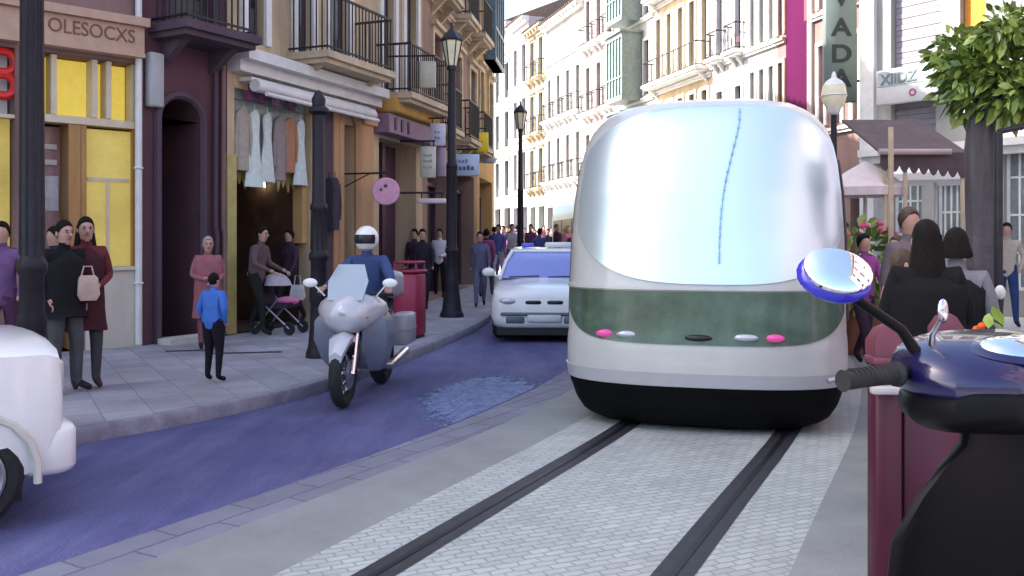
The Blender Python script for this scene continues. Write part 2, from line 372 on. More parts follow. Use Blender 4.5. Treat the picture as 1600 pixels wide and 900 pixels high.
def window(root,u0,u1,z0,z1,y=.16,frame='framed',pane='glass',style='cross',shutter=None,curtain=None):
    w_,h_=round(u1-u0,3),round(z1-z0,3); key=(w_,h_,frame,pane,style,shutter)
    if key in WCACHE:
        o=copy_tree(WCACHE[key],root); o.location=(u0,y,z0); return o
    t=.06; mb=MB()
    mb.box(0,t,-.03,.05,0,h_); mb.box(w_-t,w_,-.03,.05,0,h_); mb.box(t,w_-t,-.03,.05,0,t); mb.box(t,w_-t,-.03,.05,h_-t,h_)
    if style in('cross','french'): mb.box(w_/2-t*.6,w_/2+t*.6,-.02,.04,t,h_-t)
    if style=='cross': mb.box(t,w_-t,-.015,.035,h_*.66,h_*.66+t*.8)
    if style=='french': mb.box(t,w_-t,-.025,.045,h_*.02+t,h_*.24)
    if style=='grid':
        for i in range(1,4): mb.box(w_*i/4-.02,w_*i/4+.02,-.02,.04,t,h_-t)
        for i in range(1,4): mb.box(t,w_-t,-.015,.035,h_*i/4-.02,h_*i/4+.02)
    f=mb.build('window',M[frame],root,(u0,y,z0))
    p=MB(); p.box(t*.5,w_-t*.5,.0,.012,t*.5,h_-t*.5); p.build('pane',M[pane],f)
    if shutter:
        for sx in (0,1):
            s=MB(); a=-.06 if sx==0 else w_+.06; q=w_*.46*(-1 if sx==0 else 1)
            x0,x1=(a+q,a) if sx==0 else (a,a+q)
            s.box(x0,x0+.06,-y-.06,-y-.015,0,h_); s.box(x1-.06,x1,-y-.06,-y-.015,0,h_)
            k=int(h_/.11)
            for i in range(k): s.box(x0+.06,x1-.06,-y-.05,-y-.025,(i+.15)*h_/k,(i+.8)*h_/k)
            s.build('shutter',M[shutter],f)
    WCACHE[key]=f; return f
def balcony(root,u0,u1,z,out=.6,h=1.0,m='iron',slabm='trimc',y0=0,fill=.11):
    mb=MB(); mb.box(u0-.05,u1+.05,y0-out-.05,y0,z-.12,z); mb.box(u0,u1,y0-out+.03,y0,z-.2,z-.122)
    for u in (u0+.15,u1-.27): mb.add([(u,y0,z-.202),(u+.12,y0,z-.202),(u+.12,y0,z-.55),(u,y0,z-.55),(u,y0-out*.7,z-.202),(u+.12,y0-out*.7,z-.202)],[(0,1,2,3),(4,3,2,5),(0,3,4),(1,5,2),(0,4,5,1)])
    b=mb.build('balcony',M[slabm],root)
    r=MB(); W=u1-u0
    r.box(u0,u1,y0-out,y0-out+.04,z+h-.04,z+h); r.box(u0,u1,y0-out+.005,y0-out+.035,z+.06,z+.09)
    for u in (u0,u1-.04): r.box(u,u+.04,y0-out,y0,z+h-.041,z+h-.001); r.box(u+.005,u+.035,y0-out,y0,z+.06,z+.09)
    n=max(3,int(W/fill))
    for i in range(n+1):
        u=u0+.02+(W-.04)*i/n; r.box(u-.009,u+.009,y0-out+.01,y0-out+.028,z,z+h-.04)
    k=max(2,int(out/fill))
    for i in range(1,k):
        for u in (u0+.02,u1-.02): r.box(u-.009,u+.009,y0-out*i/k,y0-out*i/k+.018,z,z+h-.04)
    r.build('railing',M[m],b); return b
def surround(root,u0,u1,z0,z1,w=.14,m='trimc',ped=True):
    mb=MB(); mb.box(u0-w,u0-.003,-.06,.02,z0,z1+w); mb.box(u1+.003,u1+w,-.06,.02,z0,z1+w); mb.box(u0-.003,u1+.003,-.06,.02,z1+.003,z1+w)
    if ped: mb.box(u0-w-.08,u1+w+.08,-.16,.02,z1+w+.003,z1+w+.1)
    return mb.build('window_surround',M[m],root)
def course(root,W,z,out=.12,h=.16,m='trimc',name='string_course'):
    mb=MB(); mb.box(0.003,W-.003,-out,.02,z-h*.5,z); mb.box(.003,W-.003,-out*.6,.02,z-h,z-h*.5-.002)
    return mb.build(name,M[m],root)
def poly_text(root,s,u,z,size,m,y,name='lettering',bold=False,ext=.006,sy=1.0,rot=0,align='LEFT',shear=0):
    cu=bpy.data.curves.new(name,'FONT'); cu.body=s; cu.size=size; cu.extrude=ext; cu.align_x=align; cu.shear=shear
    if bold: cu.offset=size*.022
    cu.materials.append(m); t_=bpy.data.objects.new('tmp',cu); COL.objects.link(t_); bpy.context.view_layer.update()
    me=bpy.data.meshes.new_from_object(t_.evaluated_get(bpy.context.evaluated_depsgraph_get())); me.name=name
    bpy.data.objects.remove(t_); o=bpy.data.objects.new(name,me); COL.objects.link(o); o.parent=root
    o.location=(u,y,z); o.rotation_euler=(R(90),0,0); o.scale=(1,sy,1)
    if rot: o.rotation_euler=(R(90),0,rot)
    return o

# ============ LEFT SIDE ============
# --- yellow shop, nearest on the left
f=Fac(LB[0],LB[1]); H=16.5
r=empty('shop_building',f.A,f.rz,'nearest mauve building with the bright yellow shopfront under a pink carved sign board','building')
zs_t=f.Z(140,80); zb=.12
ops=[]
bu0,bu1=f.U(62),f.U(213); a_top=f.Z(140,90); base=f.Z(190,422)
u_door0,u_door1=f.U(64),f.U(128); ztr=f.Z(140,195)
ops.append((bu0,bu1,base,a_top,.9)); ops.append((u_door0,u_door1-.001,.12,base-.0005,.9))
# second bay to the left of the lamp post
c1=f.U(24); c0=c1-3.2; ops.append((c0,c1,base,a_top,.5))
bays=[(c0-1.2-3.2,c0-1.2),(c0-1.2-7.6,c0-1.2-4.4)]
for b in bays: ops.append((*b,.55,a_top,.4))
wins=[]
k=0
u=f.W-2.3
while u>1:
    for z in (5.75,9.3,12.8): wins.append((u-1.15,u,z,z+2.35))
    u-=3.1
ops+= [(*q,.22) for q in wins]
wall_mesh(f.W,-.3,H,ops).build('wall',M['mauve'],r); roof(f.W,H,r)
for q in wins:
    window(r,*q,style='french',pane='glass_pale'); surround(r,*q)
    balcony(r,q[0]-.35,q[1]+.35,q[2],.55)
course(r,f.W,5.45,.22,.3,name='cornice_band'); course(r,f.W,9.0,.12); course(r,f.W,12.5,.12)
# sign board (pink stone with the carved name)
su0,su1=f.U(58),f.U(219); st=f.Z(140,34); sb=f.Z(140,83)
M['signpink']=mat('pink_beige_board',(.46,.31,.22),.7,var=.12,scale=5,bump=.15)
mb=MB(); mb.box(su0,su1,-.16,.01,sb,st); mb.box(su0-.05,su1+.05,-.24,.01,st+.003,st+.12); mb.box(su0,su1,-.20,-.162,sb,sb+.05)
sg=mb.build('sign_board',M['signpink'],r)
M['signbrown']=mat('brown_lettering',(.17,.075,.04),.6,var=.1)
poly_text(sg,'OLESOCXS',f.U(68),sb+.19,.225,M['signbrown'],-.166,sy=1.15)
mb=MB(); mb.box(c0,f.U(26),-.16,.01,sb,st); mb.box(c0-.05,f.U(26)+.03,-.24,.01,st+.003,st+.12); mb.build('sign_board',M['signpink'],r)
M['yellow']=mat('glowing_yellow_blind',(.46,.37,.07),.75,var=.35,scale=1.3,bump=.2,emit=(1,.74,.12),es=.13)  # weak emission puts the shop's inner lamplight into the blind itself
M['yellowd']=mat('glowing_yellow_panel',(.46,.38,.10),.7,var=.4,scale=1.1,emit=(.9,.66,.14),es=.07)  # panel glows faintly too, standing in for light inside the shop
M['orange']=mat('orange_panel',(.60,.24,.02),.7,var=.2,scale=3)
M['pframe']=mat('pale_shop_frame',(.58,.50,.36),.5,var=.1)
# upper yellow fascia window and lower panels
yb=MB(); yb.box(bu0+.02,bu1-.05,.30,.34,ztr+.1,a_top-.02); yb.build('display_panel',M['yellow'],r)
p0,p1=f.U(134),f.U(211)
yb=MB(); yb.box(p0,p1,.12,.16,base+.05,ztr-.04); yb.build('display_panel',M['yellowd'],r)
yb=MB(); yb.box(p0+.05,p1-.05,.10,.118,ztr-.75,ztr-.70); yb.box(p0+.30,p0+.34,.10,.118,base+.1,ztr-.76); yb.build('display_panel',M['pframe'],r)
M['oframe']=mat('orange_wood_frame',(.36,.19,.06),.5,var=.2,streak=True)
mb=MB()
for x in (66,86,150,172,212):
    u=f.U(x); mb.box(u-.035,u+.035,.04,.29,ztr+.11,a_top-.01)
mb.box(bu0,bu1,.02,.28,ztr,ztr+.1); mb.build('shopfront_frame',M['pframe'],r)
mb=MB()
for x in (114,124,132): u=f.U(x); mb.box(u-.04,u+.04,.04,.5,.14,ztr-.003)
mb.box(p1-.02,p1+.05,.04,.2,base,ztr-.003); mb.build('shopfront_frame',M['oframe'],r)
M['doorpink']=mat('pink_reflecting_glass',(.34,.20,.20),.2,var=.4,scale=2)
mb=MB(); mb.box(u_door0+.02,f.U(112),.42,.46,.14,ztr-.02); dr=mb.build('door',M['doorpink'],r)
mb=MB()
for z in (f.Z(90,225),f.Z(90,250)): mb.box(u_door0+.05,f.U(103),.38,.415,z-.04,z+.03)
mb.build('louvre_strip',M['framew'],dr); mb=MB()
mb.tube([(f.U(108),.34,1.0),(f.U(108),.34,1.5)],.02); mb.build('handle',M['framew'],dr)
M['poster']=mat('white_poster',(.62,.64,.66),.7,var=.18,scale=9)
mb=MB(); q=f.rect(68,106,272,328); mb.box(q[0],q[1],.40,.415,q[2],q[3]); mb.build('poster',M['poster'],dr)
mb=MB(); mb.box(f.U(133),bu1,-.03,.01,.12,base-.003); mb.box(f.U(131),bu1+.03,-.07,.03,base,base+.05); mb.build('plinth',M['stone'],r)
mb=MB(); mb.box(f.U(211),f.U(218),-.1,.01,.12,f.Z(214,93)); mb.build('pilaster',M['pframe'],r)
mb=MB(); mb.box(c0+.02,c1-.02,.30,.34,f.Z(14,178),a_top-.02); mb.build('display_panel',M['poster'],r)
mb=MB(); mb.box(c0+.02,c1-.35,.20,.24,base,f.Z(14,184)); mb.build('display_panel',M['orange'],r)
mb=MB(); mb.box(c1-.34,c1-.02,.18,.22,base,f.Z(14,184)); mb.build('display_panel',M['yellowd'],r)
mb=MB(); mb.box(c0,c1,.02,.22,f.Z(14,184)+.003,f.Z(14,178)); mb.box(c1-.5,c1-.42,.02,.2,base,f.Z(14,184)); mb.build('shopfront_frame',M['pframe'],r)
M['red']=mat('red_sign',(.62,.02,.015),.45,var=.15)
mb=MB()   # red letter-like figure hanging in the window
uc=f.U(9); zc=f.Z(9,113)
for dz in (.15,-.15):
    pts=[(uc-.20+.02,.1,zc+dz+.13)]+[(uc-.02+.16*math.cos(a),.1,zc+dz+.14*math.sin(a)) for a in [R(80-20*i) for i in range(9)]]+[(uc-.20+.02,.1,zc+dz-.13)]
    mb.tube(pts,.06,0,8)
mb.build('red_figure',M['red'],r)
for b in bays:
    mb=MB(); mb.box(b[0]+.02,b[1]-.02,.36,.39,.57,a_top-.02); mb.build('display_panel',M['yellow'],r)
# drain pipe between the shop and the portal house
mb=MB(); u=f.W-.06
mb.tube([(u,-.08,.15),(u,-.08,6.2)],.045,0,10)
for z in (1,2.6,4.2,5.6): mb.torus((u,-.08,z),(0,0,1),.05,.015)
o=mb.build('drain_pipe',M['framew'],None,f.A,f.rz); tag(o,'pale vertical drain pipe between the yellow shop and the purple portal house','pipe')

# --- portal house
f=Fac(LB[1],LB[2]); H=14
r=empty('portal_house',f.A,f.rz,'narrow dark purple house with a tall arched doorway and one balcony over it','building')
d0,d1=f.U(250),f.U(310); zt=f.Z(280,155); zsp=f.Z(280,188)
nb=10; ops=[(d0,d1,.12,zsp,1.1)]
bz=f.Z(290,52)
w0,w1=f.U(268),f.U(330); ops.append((w0,w1,bz,bz+2.4,.22)); ops.append((w0,w1,bz+3.4,bz+5.6,.22)); ops.append((w0,w1,bz+6.7,bz+8.6,.22))
mb=wall_mesh(f.W,-.3,H,ops+[(d0,d1,zsp,zt+.05,1.1)])
mb.build('wall',M['purple'],r)
# arch spandrels
ab=MB(); um=(d0+d1)/2; rr=(d1-d0)/2; rz_=zt-zsp
for sgn in (-1,1):
    ar=[(um+sgn*rr*math.cos(R(90*i/nb)),zsp+rz_*math.sin(R(90*i/nb))) for i in range(nb+1)]
    for i in range(nb):
        (a,b),(c,d_)=ar[i],ar[i+1]; e=um+sgn*rr; top=zt+.05
        ab.add([(a,0.002,b),(c,.002,d_),(c,.002,top),(a,.002,top)],[(0,1,2,3)]); ab.add([(a,0.002,b),(c,.002,d_),(c,1.05,d_),(a,1.05,b)],[(0,1,2,3)])
ab.closed_ok=False; ab.build('arch',M['purple'],r)
mb=MB()
pts=[(d0-.06,-.03,.12)]+[(um-(rr+.06)*math.cos(R(180*i/16)),-.03,zsp+(rz_+.06)*math.sin(R(180*i/16))) for i in range(17)]+[(d1+.06,-.03,.12)]
mb.tube(pts,.06,0,6); mb.build('arch_moulding',M['darkstone'],r)
M['doordark']=mat('old_dark_door',(.05,.036,.05),.6,var=.4,scale=6,bump=.3,streak=True)
mb=MB(); mb.box(d0+.01,d1-.01,.95,1.02,.14,zt)
for sx in (0,1):
    for (za,zb_) in ((.35,1.1),(1.25,2.2),(2.35,zsp-.05)):
        a=d0+.08+sx*(rr); mb.box(a,a+rr-.14,.915,.948,za,zb_)
mb.box(um-.02,um+.02,.90,.949,.14,zt); dd=mb.build('door',M['doordark'],r)
mb=MB(); mb.ball((um+.1,.88,1.25),.035,.035,.035); mb.torus((um+.1,.88,1.2),(1,0,0),.06,.01); mb.build('handle',M['steel'],dd)
mb=MB(); mb.box(d0-.1,d1+.1,-.35,.0,.12,.20); mb.build('doorstep',M['stone'],r)
for z in (bz,bz+3.4,bz+6.7):
    h_={bz:2.4,bz+3.4:2.2,bz+6.7:1.9}[z]; window(r,w0,w1,z,z+h_,style='french'); surround(r,w0,w1,z,z+h_,m='darkstone')
balcony(r,f.U(236),f.U(347),bz,.75,1.0,slabm='darkstone'); balcony(r,w0-.3,w1+.3,bz+3.4,.5,slabm='darkstone')
q=f.rect(225,246,84,168); mb=MB(); mb.rbox(q[0],q[1],-.16,-.0,q[2],q[3],.02); mb.build('meter_box',M['greyw'],r)
for x in (333,345):
    u=f.U(x); mb=MB(); mb.tube([(u,-.06,.15),(u+.02,-.06,1.7),(u-.01,-.06,1.8),(u,-.06,bz-.3)],.035,0,8)
    mb.build('drain_pipe',M['darkstone' if x<340 else 'mauve'],r)
roof(f.W,H,r)

# --- cream clothes-shop building
f=Fac(LB[2],LB[3]); H=15
r=empty('clothes_shop_building',f.A,f.rz,'cream building with hanging clothes over its open shop entrance and an ochre arch beside it','building')
o0,o1=f.U(366),f.U(486); ot=f.Z(425,150); 
a0,a1=f.U(531),f.U(553); at=f.Z(542,195); ab_=.12
cz0=f.Z(365,90); cz=(f.Z(370,92)+f.Z(570,150))/2
fz=cz+.1
ops=[(o0,o1,.12,ot,2.2),(a0,a1,.12,at,.35)]
ups=[]
for (x0,x1) in ((384,412),(462,486),(515,543)):
    ups.append((f.U(x0),f.U(x1)))
for z in (fz+.25,fz+3.6,fz+6.9):
    for a,b in ups:
        if z+2.5<H: ops.append((a,b,z,z+2.5,.22))
wall_mesh(f.W,-.3,H,ops).build('wall',M['cream'],r); roof(f.W,H,r)
for z in (fz+.25,fz+3.6,fz+6.9):
    for i,(a,b) in enumerate(ups):
        if z+2.5<H:
            window(r,a,b,z,z+2.5,style='french',pane='glass_pale' if i else 'glass'); surround(r,a,b,z,z+2.5,m='trimw')
    balcony(r,f.U(450),f.U(556),z,.8)
course(r,f.W,cz+.12,.42,.34,'trimw','cornice_band')
course(r,f.W,fz+3.45,.12,.16,'trimw')
# rolled white awning under the cornice
mb=MB(); mb.tube([(f.U(372),-.32,cz-.42),(f.U(560),-.32,cz-.42)],.10,0,12); mb.box(f.U(372),f.U(560),-.26,-.02,cz-.34,cz-.28)
mb.tube([(f.U(376),-.50,cz-.56),(f.U(556),-.50,cz-.56)],.035,0,8)
mb.build('rolled_awning',M['trimw'],r)
# recess lined with dark sheets, the indoor shade put into their colour
M['interior']=mat('shop_interior_shade',(.07,.035,.022),.85,var=.4,scale=3); M['interior2']=mat('reddish_interior',(.24,.055,.03),.8,var=.4,scale=3)
mb=MB(); mb.closed_ok=False
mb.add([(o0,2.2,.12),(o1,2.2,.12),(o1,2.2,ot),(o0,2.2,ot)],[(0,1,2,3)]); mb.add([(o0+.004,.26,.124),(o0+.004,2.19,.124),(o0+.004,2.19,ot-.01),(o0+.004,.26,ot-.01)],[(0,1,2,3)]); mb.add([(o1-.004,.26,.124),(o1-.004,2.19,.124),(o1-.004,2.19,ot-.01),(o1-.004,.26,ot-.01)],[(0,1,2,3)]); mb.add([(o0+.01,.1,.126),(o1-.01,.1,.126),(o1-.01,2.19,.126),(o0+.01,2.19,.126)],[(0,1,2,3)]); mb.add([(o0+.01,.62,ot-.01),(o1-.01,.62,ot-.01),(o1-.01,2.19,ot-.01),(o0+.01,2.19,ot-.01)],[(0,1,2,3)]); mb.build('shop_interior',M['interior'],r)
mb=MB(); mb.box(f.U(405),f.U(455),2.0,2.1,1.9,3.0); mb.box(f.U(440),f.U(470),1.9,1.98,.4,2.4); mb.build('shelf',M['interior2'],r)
# display window with clothes above
q=f.rect(372,486,165,262,.0); M['dispw']=mat('pale_display_backing',(.42,.48,.44),.7,var=.25,scale=3)
mb=MB(); mb.box(o0+.02,o1-.02,.14,.18,q[2],q[3]+.25); mb.build('display_backing',M['dispw'],r)
mb=MB(); mb.box(o0+.02,o1-.02,.2,.54,q[2]-.14,q[2]-.003)
n=14
for i in range(n):
    a=o0+.02+(o1-o0-.04)*i/n; b=o0+.02+(o1-o0-.04)*(i+1)/n
    mb.add([(a,.2,q[2]-.14),(b,.2,q[2]-.14),((a+b)/2,.2,q[2]-.30-.08*(i%2)),(a,.23,q[2]-.14),(b,.23,q[2]-.14),((a+b)/2,.23,q[2]-.30-.08*(i%2))],[(0,1,2),(3,5,4),(0,2,5,3),(1,4,5,2)])
M['valance']=mat('ochre_valance',(.55,.44,.17),.7,var=.2); mb.build('valance',M['valance'],r)
mb=MB(); mb.tube([(o0+.03,.02,q[3]-.03),(o1-.03,.02,q[3]-.03)],.015,0,8); mb.build('hanging_rail',M['steel'],r)
def garment(u,zt_,h,w_,col,y=.3,kind='dress'):
    g_=MB(); rings=[]
    prof=[(0,.10),(.05,.34),(.12,.40),(.35,.30),(.6,.44),(1,.72)] if kind=='dress' else [(0,.10),(.08,.5),(.2,.52),(.6,.46),(1,.48)]
    n=18
    for t,ww in prof:
        rings.append([(u+w_*ww*math.cos(2*math.pi*k/n)*(1+.05*math.sin(5*2*math.pi*k/n)*t),y+.045*math.sin(2*math.pi*k/n)*(1+.2*math.sin(5*2*math.pi*k/n)*t),zt_-h*t) for k in range(n)])
    g_.loft(rings,0)
    if kind!='dress':
        for s in (-1,1): g_.tube([(u+s*w_*.42,y,zt_-h*.12),(u+s*w_*.62,y,zt_-h*.5),(u+s*w_*.58,y,zt_-h*.8)],[w_*.16,w_*.13,w_*.10],0,8)
    g_.tube([(u,y,zt_-.01),(u,y,zt_+.1)],.008)
    return g_
gs=[(382,1.0,.30,(.40,.36,.30),'shirt','beige shirt hanging leftmost over the shop entrance'),(400,1.25,.34,(.62,.72,.68),'dress','long pale mint dress hanging over the shop entrance'),(420,1.15,.30,(.60,.66,.62),'dress','pale grey green dress hanging in the middle of the display'),
    (440,1.1,.28,(.28,.24,.23),'shirt','dark grey shirt hanging among pale dresses over the entrance'),(455,.95,.30,(.40,.20,.12),'shirt','rust brown top hanging over the shop entrance'),(472,1.15,.30,(.55,.64,.62),'dress','pale dress hanging rightmost over the shop entrance')]
for x,h_,w_,c_,kd,lb in gs:
    o=garment(f.U(x),q[3]-.14,h_,w_,c_,y=.03,kind=kd).build('dress' if kd=='dress' else 'shirt',cloth(*c_),None,f.A,f.rz); tag(o,lb,'garment',group='clothes hanging over the shop entrance')
for x,c_,lb in ((392,(.30,.10,.22),'small plum garment on the upper row of the clothes display'),(412,(.22,.09,.18),'dark plum garment on the upper row of the clothes display'),(434,(.40,.22,.34),'mauve garment on the upper row of the clothes display'),(458,(.26,.12,.2),'short wine garment at the right of the upper clothes row')):
    o=garment(f.U(x),q[3]+.36,.36,.2,c_,y=.03,kind='shirt').build('shirt',cloth(*c_),None,f.A,f.rz); tag(o,lb,'garment',group='clothes hanging over the shop entrance')
# lower jambs: yellow strip left, dark pillar right, lit tube
M['yel2']=mat('yellow_jamb',(.42,.36,.13),.6,var=.15)
qq=f.rect(362,374,242,480); mb=MB(); mb.box(o0-.22,o0-.003,-.05,.02,.14,f.Z(368,242)); mb.build('door_jamb',M['yel2'],r)
mb=MB(); mb.box(f.U(476),f.U(484),.05,.25,f.Z(475,380),f.Z(475,262)); mb.build('door_jamb',M['ochre'],r)
mb=MB(); mb.box(f.U(380),f.U(398),.8,1.0,.14,2.9); mb.build('rack_panel',M['poster'],r)
M['tube']=mat('lit_fluorescent_tube',(.9,.85,.7),.5,var=0,emit=(1,.86,.6),es=2.5)
mb=MB(); z=f.Z(425,289,-1); mb.box(f.U(403,out=-1.0),f.U(446,out=-1.0),.95,1.05,z-.05,z+.05)
o=mb.build('ceiling_lamp',M['tube'],r)
mb=MB(); mb.box(f.U(488),f.U(514),-.08,.02,.12,f.Z(500,158)); mb.box(f.U(486),f.U(516),-.12,.02,.12,.5); mb.build('pillar',M['darkstone'],r)
# arch beside
M['ochre2']=plaster('ochre_arch_stone',(.50,.30,.16))
mb=MB(); um=(a0+a1)/2; rr=(a1-a0)/2
for ww,y_,m_ in ((.13,-.05,0),):
    pts=[(a0-.1,-.04,.12)]+[(um-(rr+.1)*math.cos(R(180*i/14)),-.04,at-.1+(rr*1.6)*math.sin(R(180*i/14))) for i in range(15)]+[(a1+.1,-.04,.12)]
    mb.tube(pts,.11,0,6)
mb.box(f.U(558),f.U(574),-.14,.02,.12,cz-.35); mb.box(f.U(556),f.U(577),-.20,.02,cz-.60,cz-.351); mb.box(f.U(556),f.U(577),-.2,.02,.12,.55); mb.box(f.U(515),f.U(527),-.1,.02,.12,cz-.35)
mb.build('arch_moulding',M['ochre2'],r)
mb=MB(); mb.box(a0+.01,a1-.01,.28,.33,.14,at-.01); mb.box(a0+.1,um-.04,.25,.279,.4,at-.3); mb.box(um+.04,a1-.1,.25,.279,.4,at-.3)
dd=mb.build('door',mat('brown_panel_door',(.20,.085,.05),.5,var=.3,scale=6,streak=True),r)
mb=MB(); mb.ball((um+.06,.22,1.2),.03,.03,.03); mb.build('handle',M['steel'],dd)
for x,c_,lb in ((512,(.02,.02,.03),'black coat hanging beside the ochre arch'),(522,(.06,.05,.07),'dark grey coat hanging beside the ochre arch')):
    z=f.Z(x,280); o=garment(f.U(x,out=.2),z,.95,.26,c_,y=-.22,kind='shirt').build('coat',cloth(*c_),None,f.A,f.rz); tag(o,lb,'garment')

# --- purple shop house (canopy, round sign)
f=Fac(LB[3],LB[4]); H=13.5
r=empty('purple_shop_building',f.A,f.rz,'house with ochre balcony underside and purple shop band beside the round pink sign','building')
ops=[(f.U(592),f.U(650),.12,f.Z(620,222),.8)]
ws=[(f.U(596),f.U(615)),(f.U(632),f.U(650))]; z0=f.Z(620,158)
for z in (z0,z0+3.3):
    for a,b in ws: ops.append((a,b,z,z+2.5,.22))
wall_mesh(f.W,-.3,H,ops).build('wall',M['cream'],r); roof(f.W,H,r)
for z in (z0,z0+3.3):
    for a,b in ws: window(r,a,b,z,z+2.5,style='french',pane='glass_pale'); surround(r,a,b,z,z+2.5,m='trimw')
    balcony(r,f.U(588),f.U(657),z,.75)
M['ochreu']=plaster('ochre_soffit',(.55,.33,.10)); M['purpsign']=mat('purple_fascia',(.26,.16,.24),.6,var=.2); M['purpdark']=mat('dark_purple_shopfront',(.075,.03,.055),.5,var=.35,scale=3)
q=f.rect(586,657,163,188); mb=MB(); mb.rbox(q[0],q[1],-.5,.0,q[2],q[3],.05); mb.build('soffit',M['ochreu'],r)
q=f.rect(583,662,190,214); mb=MB(); mb.box(q[0],q[1],-.35,-.0,q[2]-.05,q[3]); sg=mb.build('shop_fascia',M['purpsign'],r)
mb=MB()
for x in (618,628,638): 
    u=f.U(x,out=.35); mb.box(u-.05,u+.05,-.372,-.352,q[2]+.02,q[3]-.06)
mb.build('lettering',M['black'],sg)
mb=MB(); mb.box(f.U(592)+.01,f.U(650)-.01,.5,.55,.14,f.Z(620,222)-.02); mb.box(f.U(618),f.U(622),.3,.49,.14,f.Z(620,222)); mb.build('shopfront_frame',M['purpdark'],r)
mb=MB(); mb.box(f.U(598),f.U(614),.42,.47,.5,2.5); mb.build('pane',M['glass'],r)
# round pink sign on a bracket
c=P(603,299,16.5); o=MB(); o.disc((0,0,0),(0.15,-1,0),.235,.05,0,32); o.torus((0,0,0),(0.15,-1,0),.235,.022)
M['pinksign']=mat('pink_round_sign',(.62,.30,.42),.5,var=.12,scale=10)
so_=o.build('round_sign',M['pinksign'],None,c); tag(so_,'round pink sign disc on a bracket beside the purple shop','sign')
mb=MB(); mb.ball((.0,-.035,.10),.035,.012,.03); mb.ball((-.09,-.035,.03),.03,.012,.03); mb.build('emblem',M['purpdark'],so_)
q_=f.u; mb=MB(); mb.tube([(0,0,.24),(0,0,.34),(-.9,.25,.34)],.018); mb.tube([(-.3,.08,.34),(-.9,.25,.05)],.012); mb.build('bracket',M['iron'],so_)

# --- dark shop house with white signs, and the last house on the left
def left_generic(A,B,H,name,lab,wm,first,z_first,winpx,bal,trim='trimc',pane='glass_pale',wide=1.0):
    f=Fac(A,B); r=empty(name,f.A,f.rz,lab,'building'); W=f.W
    ops=[]
    gt=3.3+gz(B.y); n=max(1,int(W/3))
    doors=[((i+.14)*W/n,(i+.86)*W/n) for i in range(n)]
    for a,b in doors: ops.append((a,b,.1+gz(B.y),gt,.6))
    for (a,b) in winpx:
        z=z_first
        while z+2.4<H-.3: ops.append((a,b,z,z+2.3,.22)); z+=3.25
    wall_mesh(W,-.3,H,ops).build('wall',wm,r); roof(W,H,r)
    for a,b in doors:
        mb=MB(); mb.box(a+.01,b-.01,.5,.54,.1,gt-.01); mb.box(a,b,.35,.42,gt-.5,gt-.4)
        for k in range(4): u=a+(b-a)*k/3; mb.box(u-.04,u+.04,.38,.49,.12,gt-.5)
        mb.build('shopfront_frame',first,r)
        mb=MB(); mb.box(a+.08,b-.08,.44,.46,.5,gt-.55); mb.build('pane',M['glass'],r)
    for (a,b) in winpx:
        z=z_first
        while z+2.4<H-.3:
            window(r,a,b,z,z+2.3,style='french',pane=pane); surround(r,a,b,z,z+2.3,m=trim)
            if bal: balcony(r,a-.25,b+.25,z,.5,1.0)
            z+=3.25
    z=z_first-.15
    while z<H-1: course(r,W,z,.12,.16,trim); z+=3.25
    return f,r
f5,r5=left_generic(LB[4],LB[5],13.5,'dark_shop_building','house with dark shopfronts and tall pale windows behind the lantern lamp post',plaster('tan_render',(.33,.22,.17),dirt=.6),M['purpdark'],4.3,[(1.0,1.9),(3.4,4.3),(5.6,6.5)],True)
f6,r6=left_generic(LB[5],LB[6],14,'corner_house','last house on the left with a blue grey glazed bay against the white far street',M['ochre'],M['framed'],4.6,[(.5,1.3),(2.6,3.5)],False)
mb=MB(); f6w=f6.W
mb.box(f6w-2.6,f6w-.2,-.34,.0,7.4,13.2)
for i in range(5): mb.box(f6w-2.62+i*.59,f6w-2.54+i*.59,-.39,-.34,7.4,13.2)
for z in (7.4,8.4,10.8,13.1): mb.box(f6w-2.64,f6w-.16,-.40,.0,z,z+.1)
M['bay']=mat('blue_grey_bay',(.10,.17,.21),.35,.2,var=.3); mb.build('glazed_bay',M['bay'],r6)
# projecting signs hung out over the pavement
def hang_sign(x0,x1,yt,yb,d,col,name,lab,lines=None,th=.09,ang=0,rd=0):
    a,b=P(x0,yb,d),P(x1,yt,d); w_,h_=b.x-a.x,b.z-a.z
    m_=mat(name+'_face',col,.45,var=.08,scale=8)
    mb=MB(); mb.rbox(0,w_,-th/2,th/2,0,h_,.02); o=mb.build(name,m_,None,(a.x,d,a.z),ang); tag(o,lab,'sign')
    mb=MB(); mb.tube([(w_*.15,0,h_-.01),(w_*.15,0,h_+.12)],.015); mb.tube([(w_*.85,0,h_-.01),(w_*.85,0,h_+.12)],.015); mb.tube([(w_*.95,0,h_+.12),(-.75,.1,h_+.12)],.02); mb.build('bracket',M['iron'],o)
    if lines:
        for (fx,fz,fw,fh,c_) in lines:
            mb=MB(); n=max(2,int(fw*w_/(fh*h_*.8)))
            for i in range(n):
                u=fx*w_+fw*w_*i/n; mb.box(u,u+fw*w_/n*.68,-th/2-.012,-th/2-.002,fz*h_,(fz+fh*(.75+.25*((i*7)%3==0)))*h_)
            mb.build('lettering',mat(name+'_ink',c_,.6,var=.05),o)
    return o
hang_sign(672,696,193,228,19.5,(.56,.55,.68),'shop_sign','small pale lilac sign above the tall cream sign, left of the lantern post',[(.3,.3,.4,.12,(.2,.2,.3)),(.3,.55,.4,.12,(.25,.25,.35))])
hang_sign(657,681,229,278,19.2,(.55,.56,.47),'shop_sign','tall cream shop sign left of the lantern post with faint grey lines',[(.2,.68,.6,.08,(.3,.32,.26)),(.2,.5,.6,.08,(.3,.32,.26)),(.2,.3,.6,.08,(.36,.38,.3))])
